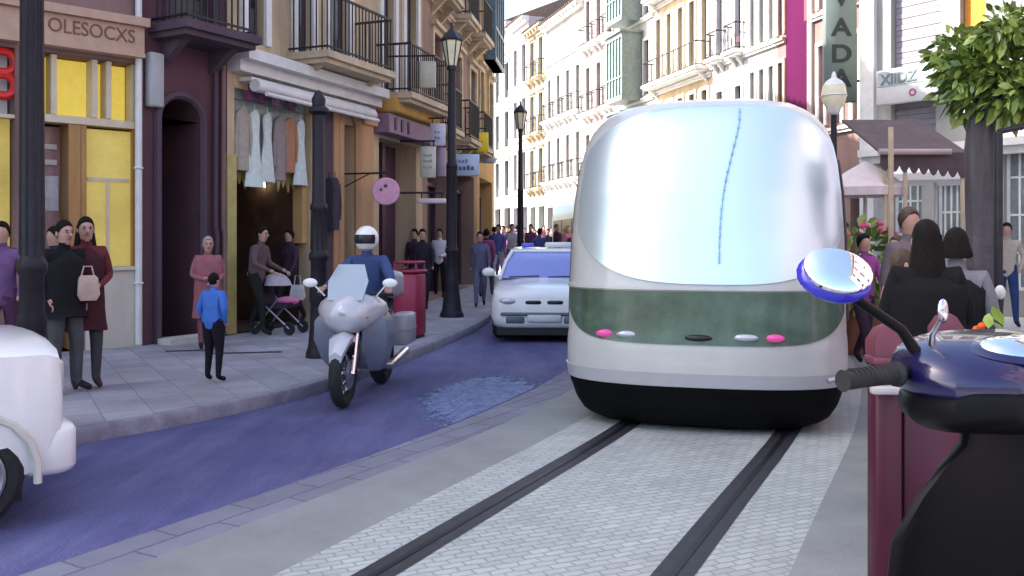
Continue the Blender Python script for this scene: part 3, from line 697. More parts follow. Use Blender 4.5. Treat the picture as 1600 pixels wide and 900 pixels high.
hang_sign(682,697,231,276,20.0,(.40,.32,.43),'shop_sign','dull mauve panel sign directly right of the tall cream sign')
hang_sign(706,749,241,275,21.5,(.48,.58,.72),'shop_sign','pale blue white sign with two dark blue lines of writing',[(.12,.6,.5,.16,(.16,.2,.4)),(.12,.26,.72,.22,(.05,.08,.25))])
hang_sign(734,763,207,238,25.5,(.80,.58,.015),'shop_sign','small square bright yellow sign on the last houses of the left row',[(.25,.45,.5,.14,(.55,.36,.02))])
hang_sign(752,773,246,255,27,(.35,.36,.45),'shop_sign','thin grey strip sign below the square yellow sign')
hang_sign(652,697,310,318,18.8,(.70,.60,.64),'shop_sign','long thin white strip sign low over the dark shop entrance')
hang_sign(648,681,96,138,18.4,(.50,.44,.32),'shop_sign','cream blank sign high beside the lantern of the lamp post')

# ============ RIGHT SIDE ============
def RX(x):  # ground point of the right-hand facade line seen at photo column x
    k=(x-HX)/F; t=(2.05-52*k)/(.2747+.9615*k)
    return Vector((2.05-.2747*t,52+.9615*t,0))
def right_generic(x0,x1,ytop,xtop,name,lab,wm,nwin,z1,fh,wf=.46,h_=2.35,pane='glass',frame='framed',bal='single',trim='trimw',shutter=None,sty='french',rf=True,over=.45,group=None,nowin=()):
    f=Fac(RX(x0),RX(x1)); W=f.W; H=f.Z(xtop,ytop)
    r=empty(name,f.A,f.rz,lab,'building',group); g0=gz(f.B.y)
    ops=[]; wins=[]
    z=z1
    cells=[((i+.5-wf/2)*W/nwin,(i+.5+wf/2)*W/nwin) for i in range(nwin)]
    j=0
    while z+h_<H-.35:
        for i,(a,b) in enumerate(cells):
            if (j,i) in nowin: continue
            wins.append((a,b,z,z+h_,j))
        z+=fh; j+=1
    ops=[(a,b,c,d_,.22) for a,b,c,d_,_ in wins]+[((i+.18)*W/nwin,(i+.82)*W/nwin,g0,g0+2.9,.5) for i in range(nwin)]
    wall_mesh(W,-.3,H,ops).build('wall',wm,r)
    if rf: roof(W,H,r,over,wm=M[trim])
    for i in range(nwin):
        a,b=(i+.18)*W/nwin+.02,(i+.82)*W/nwin-.02
        mb=MB(); mb.box(a,b,.4,.44,g0+.02,g0+2.88); 
        for k in range(4): u=a+(b-a)*k/3; mb.box(u-.04,u+.04,.3,.39,g0,g0+2.86)
        mb.build('shopfront_frame',M['framed'],r)
    for a,b,c,d_,j in wins:
        window(r,a,b,c,d_,style=sty,pane=pane,frame=frame,shutter=shutter)
        surround(r,a,b,c,d_,w=.12,m=trim,ped=(W/nwin>1.6))
        if bal=='single': balcony(r,a-.2,b+.2,c,.4,.95,slabm=trim,fill=.14)
    z=z1-.12
    while z<H-.8:
        if bal=='long' : balcony(r,.15,W-.15,z+.1,.6,.95,slabm=trim,fill=.16)
        course(r,W,z-.13 if bal=='long' else z,.14,.18,trim); z+=fh
    return f,r
M['lilacw']=plaster('lilac_white_render',(.47,.455,.49),dirt=.4); M['mintw']=plaster('mint_white_render',(.45,.48,.43),dirt=.4)
right_generic(758,800,52,778,'town_house','farthest white house closing the end of the street',M['white'],3,4.6,3.3,bal=None)
right_generic(800,826,36,812,'town_house','tall pale bluish house near the far end of the street, left of the olive eaves',M['lilacw'],2,4.8,3.4,bal=None)
right_generic(826,853,44,840,'town_house','lower pale green house with olive eaves in the far row',M['mintw'],2,4.7,3.3,bal='single',trim='trimc')
right_generic(853,912,22,882,'town_house','white four storey house with mauve edged tall windows at the far right row',M['white'],4,4.9,3.5,wf=.36,h_=2.4,bal='single')
f,r=right_generic(912,963,-45,950,'town_house','pale pinkish house with a grey top storey and low eaves in the right row',M['pink'],3,4.6,3.4,wf=.4,bal='single')
f,r=right_generic(963,1022,-120,1000,'town_house','house with stacked grey green glazed bays in the right row',M['greyw'],3,4.4,3.5,wf=.42,bal=None,nowin=((0,1),(1,1),(2,1)))
M['bay2']=mat('grey_green_bay',(.16,.20,.19),.4,.1,var=.25); M['bayg']=mat('bay_glass',(.12,.17,.17),.1,var=.2)
for j in range(3):
    z=4.2+3.5*j; W=f.W; a,b=W*.30,W*.72
    mb=MB(); mb.box(a,b,-1.0,.0,z,z+.22); mb.box(a,b,-1.0,.0,z+2.75,z+2.95); mb.box(a-.08,b+.08,-1.1,.0,z+2.952,z+3.06)
    for k in range(6): u=a+(b-a)*k/5; mb.box(u-.04,u+.04,-1.0,-.92,z+.22,z+2.75)
    for u in (a,b-.06): mb.box(u,u+.06,-.9,0,z+.22,z+2.75)
    mb.box(a,b,-.99,-.93,z+1.0,z+1.08); bb=mb.build('glazed_bay',M['bay2'],r)
    mb=MB(); mb.box(a+.02,b-.02,-.95,-.93,z+.23,z+2.74); mb.build('pane',M['bayg'],bb)
right_generic(1022,1112,-150,1060,'town_house','cream house with closely set tall windows between white pilasters',M['cream'],5,4.5,3.6,wf=.44,h_=2.75,bal='long',trim='trimw',shutter=None,frame='framed')
f,r=right_generic(1112,1170,-160,1140,'town_house','narrow pinkish grey house with a dark plaque between the cream and the white house',M['lilacw'],2,4.6,3.6,wf=.34,h_=2.4,bal='single')
q=f.rect(1143,1157,58,68); mb=MB(); mb.box(q[0],q[1],-.05,0,q[2],q[3]); mb.build('plaque',M['purpdark'],r)
right_generic(1170,1214,-160,1190,'town_house','white house with slender dark glazing bars left of the brown narrow house',M['white'],3,4.7,3.5,wf=.5,h_=2.6,bal=None,frame='framed',pane='glass_pale')
M['brownp']=plaster('brown_pink_render',(.24,.15,.15))
right_generic(1214,1228,-160,1220,'town_house','very narrow brownish house left of the magenta facade',M['brownp'],1,4.7,3.5,wf=.5,h_=2.6,bal=None,trim='trimc')
f=Fac(RX(1228),RX(1272)); r=empty('magenta_building',f.A,f.rz,'flat magenta facade strip rising behind the tram roof','building')
wall_mesh(f.W,-.3,14,[(.25,f.W-.25,.1,3.0,.4)]).build('wall',M['magenta'],r); roof(f.W,14,r)
mb=MB(); mb.box(.27,f.W-.27,.3,.34,.12,2.98); mb.build('shopfront_frame',M['framed'],r)
mb=MB(); mb.box(f.W-.22,f.W-.0,-.10,.02,.1,13.6); mb.build('pilaster',M['pink'],r)
M['redw']=mat('red_panel',(.5,.03,.05),.6,var=.15); q=f.rect(1262,1272,0,30); mb=MB(); mb.box(q[0]-.1,q[1]-.25,-.06,.0,q[2],q[3]+3); mb.build('banner',M['redw'],r)
f,r=right_generic(1272,1352,-170,1300,'town_house','mauve house behind the tall vertical letter sign and lantern',M['mauve'],3,5.0,3.5,wf=.36,h_=2.4,bal=None,trim='trimw',frame='framew')
# vertical sign with V A D A
d_=20.5; a,b=P(1287,160,d_),P(1337,-40,d_); w_,h_=b.x-a.x,b.z-a.z
M['vsign']=mat('grey_green_sign_face',(.135,.17,.155),.45,var=.08,scale=4)
mb=MB(); mb.rbox(0,w_,-.1,.1,0,h_,.025); vs=mb.build('vertical_sign',M['vsign'],None,(a.x,d_,a.z)); tag(vs,'tall grey green vertical sign with dark letters VADA beside the lantern','sign')
M['ink']=mat('dark_grey_letters',(.012,.018,.018),.5,var=.05)
for ch,y in (('V',0),('A',47),('D',88),('A',126)):
    zz=P(1311,y+10,d_).z-a.z
    poly_text(vs,ch,w_*.50,zz,.66,M['ink'],-.11,bold=True,align='CENTER',sy=.85)
mb=MB()
for z in (.5,h_-.5): mb.tube([(w_-.02,0,z),(w_+.8,.4,z)],.03)
mb.build('bracket',M['iron'],vs)

# bright building to the right, facing more towards the camera
Aq=P(1352,375,19.5); Bq=P(1760,375,15.5)
f=Fac(Vector((Aq.x,Aq.y,0)),Vector((Bq.x,Bq.y,0))); H=13
r=empty('corner_building',f.A,f.rz,'bright white building on the right with grey roller shutters above the cafe awning','building')
ops=[]
for (x0,x1,yt,yb) in ((1392,1470,-60,112),(1392,1462,158,214),(1394,1440,262,470),(1462,1500,285,470),(1568,1650,215,455),(1500,1540,-60,60)):
    u0,u1,z0,z1=f.rect(x0,x1,yt,yb); ops.append((u0,u1,z0,z1,.25))
for i in range(3):
    u0,u1,_,_=f.rect(1392+i*110,1470+i*110,0,1); ops.append((u0,u1,8.5,11,.25))
wall_mesh(f.W,-.3,H,ops,depth=8).build('wall',M['white'],r); roof(f.W,H,r,depth=8)
M['roller']=mat('grey_roller_shutter',(.27,.25,.29),.6,var=.12)
for i,o_ in enumerate(ops[:2]):
    mb=MB(); n=int((o_[3]-o_[2])/.12)
    for k in range(n): mb.box(o_[0]+.02,o_[1]-.02,.16+.01*(k%2),.2,o_[2]+(o_[3]-o_[2])*k/n,o_[2]+(o_[3]-o_[2])*(k+.92)/n)
    mb.box(o_[0]+.01,o_[1]-.01,.2,.23,o_[2],o_[3]); mb.build('roller_shutter',M['roller'],r)
for o_ in ops[2:5]: window(r,*o_[:4],style='grid',frame='framew',pane='glass_pale')
for o_ in ops[6:]: window(r,*o_[:4],style='french'); surround(r,*o_[:4],m='trimw')
o_=ops[5]; mb=MB(); mb.box(o_[0]+.02,o_[1]-.02,.15,.2,o_[2]+.02,o_[3]-.02); mb.build('orange_shutter',M['orange'],r)
course(r,f.W,f.Z(1400,232),.3,.3,'trimw','cornice_band')
mb=MB(); mb.box(-.05,.28,-.14,.02,0,H-.5); mb.build('pilaster',M['trimw'],r)
# white sign board with grey writing and a small ring
f2=f; q=f.rect(1372,1470,104,160,.25); mb=MB(); mb.rbox(q[0],q[1],-.33,-.2,q[2],q[3],.02)
M['boardw']=mat('white_sign_board',(.66,.65,.66),.5,var=.06); sgn=mb.build('sign_board',M['boardw'],None,f.A,f.rz); tag(sgn,'white sign board with grey writing and a small ring beside the leafy tree','sign')
M['greyink']=mat('grey_ink',(.16,.20,.22),.6,var=.05); M['ringink']=mat('plum_ink',(.35,.10,.16),.6,var=.05)
mb=MB(); mb.box(q[0]+.04,q[1]-.04,-.342,-.332,q[2]+(q[3]-q[2])*.52,q[3]-.05); mb.build('sign_band',mat('pale_grey_band',(.42,.47,.48),.6,var=.1),sgn)
poly_text(sgn,'XIIDZ',q[0]+.12,q[2]+(q[3]-q[2])*.58,.30,M['greyink'],-.35,bold=True)
mb=MB(); mb.torus((f.U(1426,out=.33),-.335,f.Z(1426,144,.33)),(0,1,0),.06,.02,fl=.5); mb.build('ring_emblem',M['ringink'],sgn)
stp=MB(); stp.box(-1,9,-3.2,-.02,.0,.14); 
M['palestep']=paving('pale_terrace_slabs',(.62,.60,.56),(.4,.4,.38),.6,.6,.01,0,var=.1,off=0,bump=.1)
o=stp.build('terrace_pavement',M['palestep'],None,f.A,f.rz); tag(o,kind='structure')
FC=f
# ---------------------------------------------------------------- tram
M['tramw']=mat('tram_cream_paint',(.50,.50,.475),.34,0,var=.10,coat=.5,scale=1.5)
M['tramg']=mat('tram_grey_paint',(.40,.40,.41),.35,0,var=.06,coat=.3)
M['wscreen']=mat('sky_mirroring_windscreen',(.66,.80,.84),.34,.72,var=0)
M['lowglass']=mat('green_tinted_glass',(.085,.13,.095),.16,0,var=.45,scale=2.6,spec=.35)
M['sideglass']=mat('tram_side_glass',(.02,.022,.028),.06,0,var=0,spec=.7)
M['tramblack']=mat('tram_skirt_and_shade_black',(.004,.004,.0045),.7,0,var=.2,spec=.1)
TW=[(.02,1.0,.22),(.08,1.12,.08),(.20,1.20,.02),(.30,1.235,.0),(.34,1.25,-.02),(.50,1.285,-.03),(.72,1.285,-.02),(.80,1.275,.0),(1.2,1.27,.03),(1.6,1.27,.12),(2.0,1.255,.25),(2.25,1.235,.37),(2.45,1.20,.48),(2.62,1.13,.60),(2.75,1.02,.74),(2.84,.87,.90),(2.90,.66,1.10),(2.93,.35,1.35)]
TW=[(a,b*.94,c) for a,b,c in TW]
def tw(z):
    if z<=TW[0][0]: return TW[0][1:]
    for a,b in zip(TW,TW[1:]):
        if z<=b[0]:
            t=(z-a[0])/(b[0]-a[0]); return a[1]+(b[1]-a[1])*t,a[2]+(b[2]-a[2])*t
    return TW[-1][1:]
NL=.78
def tS(t,z,off=0):
    """t in [-1,1] round the nose from left to right corner"""
    w_,sb=tw(z); w_=w_+off; e=2/2.6; a=t*math.pi/2
    x=w_*math.copysign(abs(math.sin(a))**e,a); y=sb-off+(NL*w_/1.27+off)*(1-abs(math.cos(a))**e)
    return Vector((x,y,z))
def tpatch(t0,t1,z0,z1,off,th=.012,nt_=28,nz=14,shape=None):
    mb=MB(); 
    for o_ in (off,off-th):
        for j in range(nz+1):
            for i in range(nt_+1):
                tt=t0+(t1-t0)*i/nt_; z=z0+(z1-z0)*j/nz
                if shape: tt,z=shape(i/nt_,j/nz)
                mb.v.append(tuple(tS(tt,z,o_)))
    W_=nt_+1; K=W_*(nz+1)
    for j in range(nz):
        for i in range(nt_):
            o=j*W_+i; mb.f.append((o,o+1,o+W_+1,o+W_)); mb.f.append((K+o,K+o+W_,K+o+W_+1,K+o+1)); mb.m+=[0,0]; mb.sm+=[True,True]
    def rim(a,b): mb.f.append((a,b,b+K,a+K)); mb.m.append(0); mb.sm.append(False)
    for i in range(nt_): rim(i+1,i); rim(nz*W_+i,nz*W_+i+1)
    for j in range(nz): rim(j*W_,(j+1)*W_); rim((j+1)*W_+nt_,j*W_+nt_)
    return mb
TH=R(15); nose=Vector((1.52,7.30,.012))
tr=empty('tram',nose,-TH,'cream tram with a huge sky mirroring windscreen coming along the rails','tram')
LB_=4.6
def trings(z0,z1,step=.06):
    rings=[]; z=z0; zs=[]
    while z<z1-1e-4: zs.append(z); z+=step
    zs.append(z1)
    for z in zs:
        w_,sb=tw(z); r_=[Vector((-w_,LB_,z))]+[Vector((-w_,sb+NL*w_/1.27+(LB_-sb-NL)*k/4,z)) for k in (3,2,1)]
        r_+= [tS(-1+2*i/40,z) for i in range(41)]
        r_+= [Vector((w_,sb+NL*w_/1.27+(LB_-sb-NL)*k/4,z)) for k in (1,2,3)]+[Vector((w_,LB_,z))]
        rings.append(r_)
    return rings
mb=MB(); mb.loft(trings(.385,2.93),0,True,True); mb.build('body',M['tramw'],tr)
mb=MB(); mb.loft(trings(.02,.384,.04),0,True,True); mb.build('skirt',M['tramblack'],tr)  # black skirt, drawn deeper to carry the shadow under the tram
# lower grey bumper strip, raised
tpatch(-.97,.97,.39,.50,.012,.02,40,4).build('bumper',M['tramg'],tr)
def ws(a,b):     # rounded windscreen outline
    t=-.69+1.51*a; s=abs(t-.065)/.755
    zt=2.80-.42*s**3.0; zb=1.225+.46*s**2.4
    return t,zb+(zt-zb)*b
tpatch(-.83,.83,1.2,2.9,.014,.02,44,30,ws).build('windscreen',M['wscreen'],tr)
def lg(a,b):
    t=-.80+1.60*a; s=abs(t)/.80; zb=.735+.26*s**4; zt=1.165
    return t,zb+(zt-zb)*b
lw=tpatch(-.88,.88,.76,1.17,.012,.02,44,8,lg).build('lower_window',M['lowglass'],tr)
tpatch(-.92,.92,1.176,1.205,.02,.03,44,2).build('window_rail',M['tramw'],tr)
M['blueseam']=mat('pale_blue_line',(.30,.52,.66),.4,.2,var=.2)
mb=MB(); 
prev=None
wt=lambda k:.045+.10*k-.03*math.sin(math.pi*k)
for i in range(34):
    k=i/33; z=1.45+1.30*k; t=wt(k)
    p=tS(t,z,.035); 
    if i%2==0: prev=p
    else: mb.tube([prev,p],.009,0,6)
pts=[tS(wt(k/20),1.45+1.30*k/20,.026) for k in range(21)]
mb.tube(pts,.006,0,6); mb.tube([tS(.045,1.45,.026),tS(.045,1.40,.03)],.010,0,8); mb.build('wiper',M['blueseam'],tr)  # thin dotted pale blue line running up the windscreen
M['pinklamp']=mat('pink_marker_lamp',(.50,.05,.22),.3,var=0,emit=(1,.12,.5),es=.08)
for t in (-.38,.26):
    p=tS(t,.80,.02); mb=MB(); mb.ball(p,.075,.03,.032,0,14,7); mb.build('marker_lamp',M['pinklamp'],tr)
M['lampglass']=mat('headlamp_glass',(.55,.55,.58),.12,.3,var=.1)
for t in (-.31,.20):
    p=tS(t,.80,.02); mb=MB(); mb.ball(p+Vector((.10 if t<0 else -.12,-.01,.0)),.10,.025,.03,0,14,7); mb.build('headlight',M['lampglass'],tr)
p=tS(0,.79,.0); mb=MB(); mb.ball(p,.12,.04,.03); mb.build('emblem',M['black'],tr)
# driver seat silhouette and dash behind lower glass: console boss on the right of the window
for s,nm in ((1,'side_window'),(-1,'side_window')):
    mb=MB()
    rings=[]
    for z in (1.15,1.3,1.7,2.0,2.2):
        w2,sb=tw(z); 
        for_y0=sb+NL+.12; rings.append([(s*(w2+.004),for_y0,z),(s*(w2+.004),LB_-.25,z),(s*(w2-.02),LB_-.25,z),(s*(w2-.02),for_y0,z)])
    mb.loft(rings,0,True,True,False); mb.build(nm,M['sideglass'],tr)
for s in (1,-1):
    mb=MB(); mb.box(s*1.215,s*1.235,1.9,3.2,.38,2.1); d_=mb.build('door',M['tramw'],tr)
    mb=MB(); mb.box(s*1.236,s*1.241,2.0,2.5,.6,2.0); mb.build('pane',M['sideglass'],d_); mb=MB(); mb.box(s*1.236,s*1.241,2.6,3.1,.6,2.0); mb.build('pane',M['sideglass'],d_)
M['gaskets']=mat('dark_gasket',(.05,.03,.035),.5,var=.1)
for s in (1,-1):
    mb=MB(); pts=[tS(s*.985,z,.008) for z in [.9+.1*i for i in range(15)]]; mb.tube(pts,.018,0,6); mb.build('corner_gasket',M['gaskets'],tr)
mb=MB()
for yy in (2.2,3.3):
    for s in (-.72,.72): mb.tube([(s-.05,yy,.30),(s+.05,yy,.30)],.28,0,20)
mb.build('wheel_set',M['tramblack'],tr)
# rear sections following the bend
def section(p,ang,Ln,parent):
    o=empty('rear_section',(0,0,0)); o.parent=parent
    Mw=Matrix.Rotation(TH,4,'Z') ; rel=Mw@(Vector((p[0],p[1],.012))-nose); o.location=rel; o.rotation_euler=(0,0,-(ang-TH))
    return o
cur=nose+Vector((math.sin(TH),math.cos(TH),0))*4.75
for i,(ang,Ln) in enumerate(((R(6),5.5),(R(-2),6.0),(R(-6),6.0))):
    dv=Vector((math.sin(ang),math.cos(ang),0)); Mw=Matrix.Rotation(TH,4,'Z'); rel=Mw@(cur-nose); 
    def put(o): o.location=rel; o.rotation_euler=(0,0,-(ang-TH))
    prof=[(-1.1,.32),(-1.2,.4),(-1.2,2.3),(-1.12,2.6),(-.9,2.8),(-.5,2.88),(.5,2.88),(.9,2.8),(1.12,2.6),(1.2,2.3),(1.2,.4),(1.1,.32)]
    mb=MB(); mb.loft([[(x,.1,z) for x,z in prof],[(x,Ln-.1,z) for x,z in prof]],0,True,True,False); put_=mb.build('carriage',M['tramw'],tr); put(put_)
    mb=MB()
    for s in (1,-1):
        for k in range(3): a=.35+k*(Ln-.6)/3; mb.box(s*1.2,s*1.212,a,a+(Ln-.6)/3-.15,1.1,2.2)
    mb.build('pane',M['sideglass'],put_)
    mb=MB(); mb.box(-1.1,1.1,.2,Ln-.2,.06,.319); mb.build('underframe',M['tramblack'],put_)
    mb=MB(); mb.loft([[(x*.93,y+.0,.35+(z-.32)*.95) for x,z in prof] for y in (-.18,-.14,-.1,-.06,-.02,.02,.06,.1,.14)],0,True,True,False); mb.build('bellows',M['tramblack'],put_)
    cur=cur+dv*Ln

# ---------------------------------------------------------------- cars
def car_body(Lc,Wc,H,prof,nm,label,loc,rz,paint,wheel_r=.30,wb=(.75,3.3),taxi=False,group=None,cat='car'):
    """front at local y=0 facing -Y. prof: stations (y, z_bottom, z_belt, half width factor)"""
    r=empty(nm,loc,rz,label,cat,group); hw=Wc/2
    def sect(y,zb,zt,f):
        w_=hw*f; rr=min(.12,(zt-zb)*.3)
        half=[(0,zb),(w_*.80,zb),(w_*.95,zb+.06),(w_*1.0,zb+(zt-zb)*.35),(w_*.995,zb+(zt-zb)*.62),(w_*.955,zt-rr*.45),(w_*.87,zt-.01),(w_*.5,zt+.028),(0,zt+.04)]
        return [(x,y,z) for x,z in half]+[(-x,y,z) for x,z in reversed(half[1:-1])]
    mb=MB(); mb.loft([sect(*q) for q in prof],0,True,True); b=mb.build('body',M[paint],r)
    return r,hw
def wheels(r,hw,wb,R_):
    for y in wb:
        for s in (-1,1):
            mb=MB(); x=s*(hw-.10)
            mb.torus((x,y,R_),(1,0,0),R_-.075,.075,0,28,10,1.25); mb.disc((x,y,R_),(1,0,0),R_-.07,.12,0,24); w_=mb.build('wheel',M['rubber'],r)
            mb=MB(); mb.disc((x+s*.07,y,R_),(1,0,0),R_*.62,.02,0,24)
            mb.torus((x+s*.085,y,R_),(1,0,0),R_*.60,.018)
            for k in range(7):
                a=2*math.pi*k/7; mb.tube([(x+s*.09,y,R_),(x+s*.09,y+math.cos(a)*R_*.58,R_+math.sin(a)*R_*.58)],.022,0,6)
            mb.ball((x+s*.09,y,R_),.03,.045,.045); mb.build('rim',M['steel'],w_)
M['taxiglass']=mat('violet_blue_windscreen',(.16,.19,.50),.16,.25,var=0,spec=.8)
M['bluelamp']=mat('blue_roof_light',(.10,.14,.75),.25,var=0)
# white taxi coming down the lane
prof=[(.0,.30,.66,.80),(.03,.24,.73,.88),(.13,.20,.79,.95),(.32,.19,.84,.99),(.6,.19,.86,1.0),(1.05,.19,.93,1.0),(1.5,.19,.97,1.0),(2.6,.19,.98,1.0),(3.3,.20,.98,.99),(3.8,.24,.97,.96),(4.1,.30,.93,.90),(4.2,.38,.86,.80)]
tloc=Vector((.50,13.9,0)); r,hw=car_body(4.2,1.72,1.45,prof,'taxi','white taxi with a violet windscreen and roof sign coming down the blue lane',tloc,R(-3),'whitepaint')
# greenhouse
def gh(y,z,w_): return [(-w_,y,z),(w_,y,z)]
base=[(-.74,1.05,.96),(.74,1.05,.96),(.80,2.2,.985),(.78,3.75,.96),(-.78,3.75,.96),(-.80,2.2,.985)]
mid=[(-.67,1.45,1.22),(.67,1.45,1.22),(.70,2.3,1.24),(.69,3.45,1.22),(-.69,3.45,1.22),(-.70,2.3,1.24)]
top=[(-.58,1.78,1.395),(.58,1.78,1.395),(.60,2.3,1.43),(.58,3.2,1.39),(-.58,3.2,1.39),(-.60,2.3,1.43)]
mb=MB(); mb.loft([base,mid,top],0,True,True,True); mb.build('windows',M['taxiglass'],r)
mb=MB(); mb.loft([[(x*1.02,y,z+.002) for x,y,z in top],[(x*.97,y+(.03 if i<2 else 0),z+.035) for i,(x,y,z) in enumerate(top)],[(x*.7,y+(.15 if i<2 else -.1 if i in(3,4) else 0),z+.055) for i,(x,y,z) in enumerate(top)]],0); mb.build('roof',M['whitepaint'],r)
mb=MB()
for s in (-1,1):
    mb=MB(); mb.tube([(s*.755,1.02,.965),(s*.68,1.44,1.23),(s*.585,1.78,1.41)],.032,0,8); mb.build('window_pillar',M['whitepaint'],r); mb=MB(); mb.tube([(s*.80,2.35,.98),(s*.71,2.35,1.25),(s*.61,2.35,1.43)],.03,0,8); mb.build('window_pillar',M['whitepaint'],r); mb=MB(); mb.tube([(s*.79,3.78,.95),(s*.70,3.47,1.23),(s*.59,3.22,1.40)],.05,0,8); mb.build('window_pillar',M['whitepaint'],r)
wheels(r,hw,(.80,3.35),.30)
mb=MB(); 
for s in (-1,1): mb.rbox(s*.17-.125,s*.17+.125,-.02,.06,.60,.66,.02)
mb.build('grille',M['black'],r)
for s in (-1,1):
    mb=MB(); mb.ball((s*.56,.05,.645),.16,.075,.065,0,16,8); mb.build('headlight',M['lampglass'],r)
    mb=MB(); mb.tube([(s*.80,1.2,.98),(s*.90,1.18,1.03)],.02); mb.ball((s*.96,1.18,1.06),.11,.05,.075); mb.build('wing_mirror',M['whitepaint'],r)
    mb=MB(); mb.ball((s*.62,.10,.345),.075,.05,.05); mb.build('fog_lamp',M['lampglass'],r)
mb=MB(); mb.rbox(-.68,.68,-.03,.10,.42,.475,.02); mb.rbox(-.60,-.30,-.015,.07,.30,.41,.02); mb.rbox(.30,.60,-.015,.07,.30,.41,.02); mb.build('bumper_intake',mat('green_grey_intake',(.10,.14,.14),.5,var=.2),r)
mb=MB(); mb.rbox(-.26,.26,-.045,-.01,.33,.44,.01); mb.build('number_plate',M['framew'],r)
mb=MB(); mb.box(-.74,.74,.03,.4,.12,.24); mb.box(-.6,.6,.4,3.8,.14,.2); mb.build('underbody',M['black'],r)
mb=MB(); mb.rbox(-.02,.50,1.98,2.14,1.47,1.56,.025); mb.tube([(.05,2.06,1.44),(.05,2.06,1.48)],.02); mb.tube([(.4,2.06,1.44),(.4,2.06,1.48)],.02); mb.build('roof_sign',M['whitepaint'],r)
mb=MB(); mb.rbox(-.44,-.22,1.98,2.12,1.47,1.545,.02); mb.build('roof_sign',M['bluelamp'],r)
mb=MB(); mb.tube([(-.6,.96,.985),(-.1,1.06,1.0)],.012); mb.tube([(.05,.96,.985),(.55,1.06,1.0)],.012); mb.build('wiper',M['black'],r)
mb=MB(); mb.add([(-.5,.32,.838),(.5,.32,.838),(.42,1.0,.957),(-.42,1.0,.957)],[(0,1,2,3)])
# pale blue car further up, mostly behind the tram
far=empty('parked_car',(1.75,21.5,gz(21.5)),R(-4),'pale bluish car just visible between the taxi roof and the tram','car')
mb=MB(); mb.loft([[(x,y,z) for x,z in ((-.6*f,.3),(-.82*f,.45),(-.82*f,.8*h),(-.7*f,.9*h),(.7*f,.9*h),(.82*f,.8*h),(.82*f,.45),(.6*f,.3))] for y,f,h in ((0,.8,.85),(.1,1,.95),(1,1,1.08),(3.6,1,1.1),(4.0,.85,1.0))],0); mb.build('body',mat('pale_blue_car_paint',(.42,.52,.72),.3,var=.04,coat=.5),far)
mb=MB(); mb.loft([[(-.72,1,.95),(.72,1,.95),(.72,3.6,.98),(-.72,3.6,.98)],[(-.56,1.6,1.42),(.56,1.6,1.42),(.56,3.2,1.42),(-.56,3.2,1.42)]],0,True,True,False); mb.build('windows',M['taxiglass'],far)
wheels(far,.85,(.75,3.2),.3)

# white car at the left edge (only its tail is in the frame)
prof=[(.0,.36,.92,.90),(.02,.30,.98,.945),(.08,.25,1.005,.975),(.30,.22,1.01,.995),(.8,.20,1.02,1.0),(1.4,.20,1.03,1.0),(2.8,.20,1.0,1.0),(3.4,.20,.93,1.0),(3.9,.24,.82,.97),(4.15,.32,.66,.86)]
cd=Vector((.78,.62,0)).normalized()            # its tail points this way
tail=P(100,375,5.12); rzc=math.atan2(-cd.x,cd.y)+math.pi
# local -Y (tail) must point along cd
rzc=math.atan2(cd.x,-cd.y)
r,hw=car_body(4.15,1.66,1.5,prof,'hatchback_car','white car at the road edge of which only the tail and rear wheel show',(0,0,0),rzc,'whitepaint')
side=Vector((-cd.y,cd.x,0))                     # to the far side
nearc=Vector((tail.x,tail.y,0)); r.location=nearc+side*hw*.93+Vector((0,0,0))
base=[(-.72,.30,1.05),(.72,.30,1.05),(.76,1.8,1.06),(.70,3.1,.96),(-.70,3.1,.96),(-.76,1.8,1.06)]
top=[(-.56,.75,1.46),(.56,.75,1.46),(.6,1.5,1.5),(.56,2.1,1.46),(-.56,2.1,1.46),(-.6,1.5,1.5)]
base=[(x,y+.62 if y<1 else y,z) for x,y,z in base]; top=[(x,y+.62 if y<1 else y,z) for x,y,z in top]
mb=MB(); mb.loft([base,top],0,True,True,True); mb.build('windows',M['sideglass'],r)
mb=MB(); mb.loft([[(x*1.02,y,z) for x,y,z in top],[(x*.9,y,z+.05) for x,y,z in top]],0); mb.build('roof',M['whitepaint'],r)
wheels(r,hw,(.50,3.3),.31)
M['taillamp']=mat('pale_tail_lamp',(.55,.50,.48),.25,var=0)
for s in (-1,1):
    mb=MB(); mb.rbox(s*.67-.07,s*.67+.07,-.012,.08,.70,.92,.03); mb.build('tail_lamp',M['taillamp'],r)
mb=MB(); mb.rbox(-.79,.79,-.07,.22,.26,.56,.05); mb.build('bumper',M['whitepaint'],r)
mb=MB(); mb.rbox(-.26,.26,-.03,.02,.60,.71,.01); mb.build('number_plate',M['framew'],r)
mb=MB(); mb.box(-.62,.62,-.008,.03,.575,.585); mb.box(-.625,-.615,-.008,.03,.585,.93); mb.box(.615,.625,-.008,.03,.585,.93); mb.build('boot_seam',M['black'],r)
mb=MB(); mb.box(-.7,.7,.2,3.9,.13,.24); mb.build('underbody',M['black'],r)
M['archtrim']=mat('cream_arch_trim',(.60,.58,.50),.4,var=.05)
for s in (-1,1):
    mb=MB(); mb.tube([(s*(hw+.002),.50+.36*math.cos(R(a)),.31+.36*math.sin(R(a))) for a in range(-10,191,20)],.022,0,6); mb.build('wheel_arch',M['archtrim'],r)

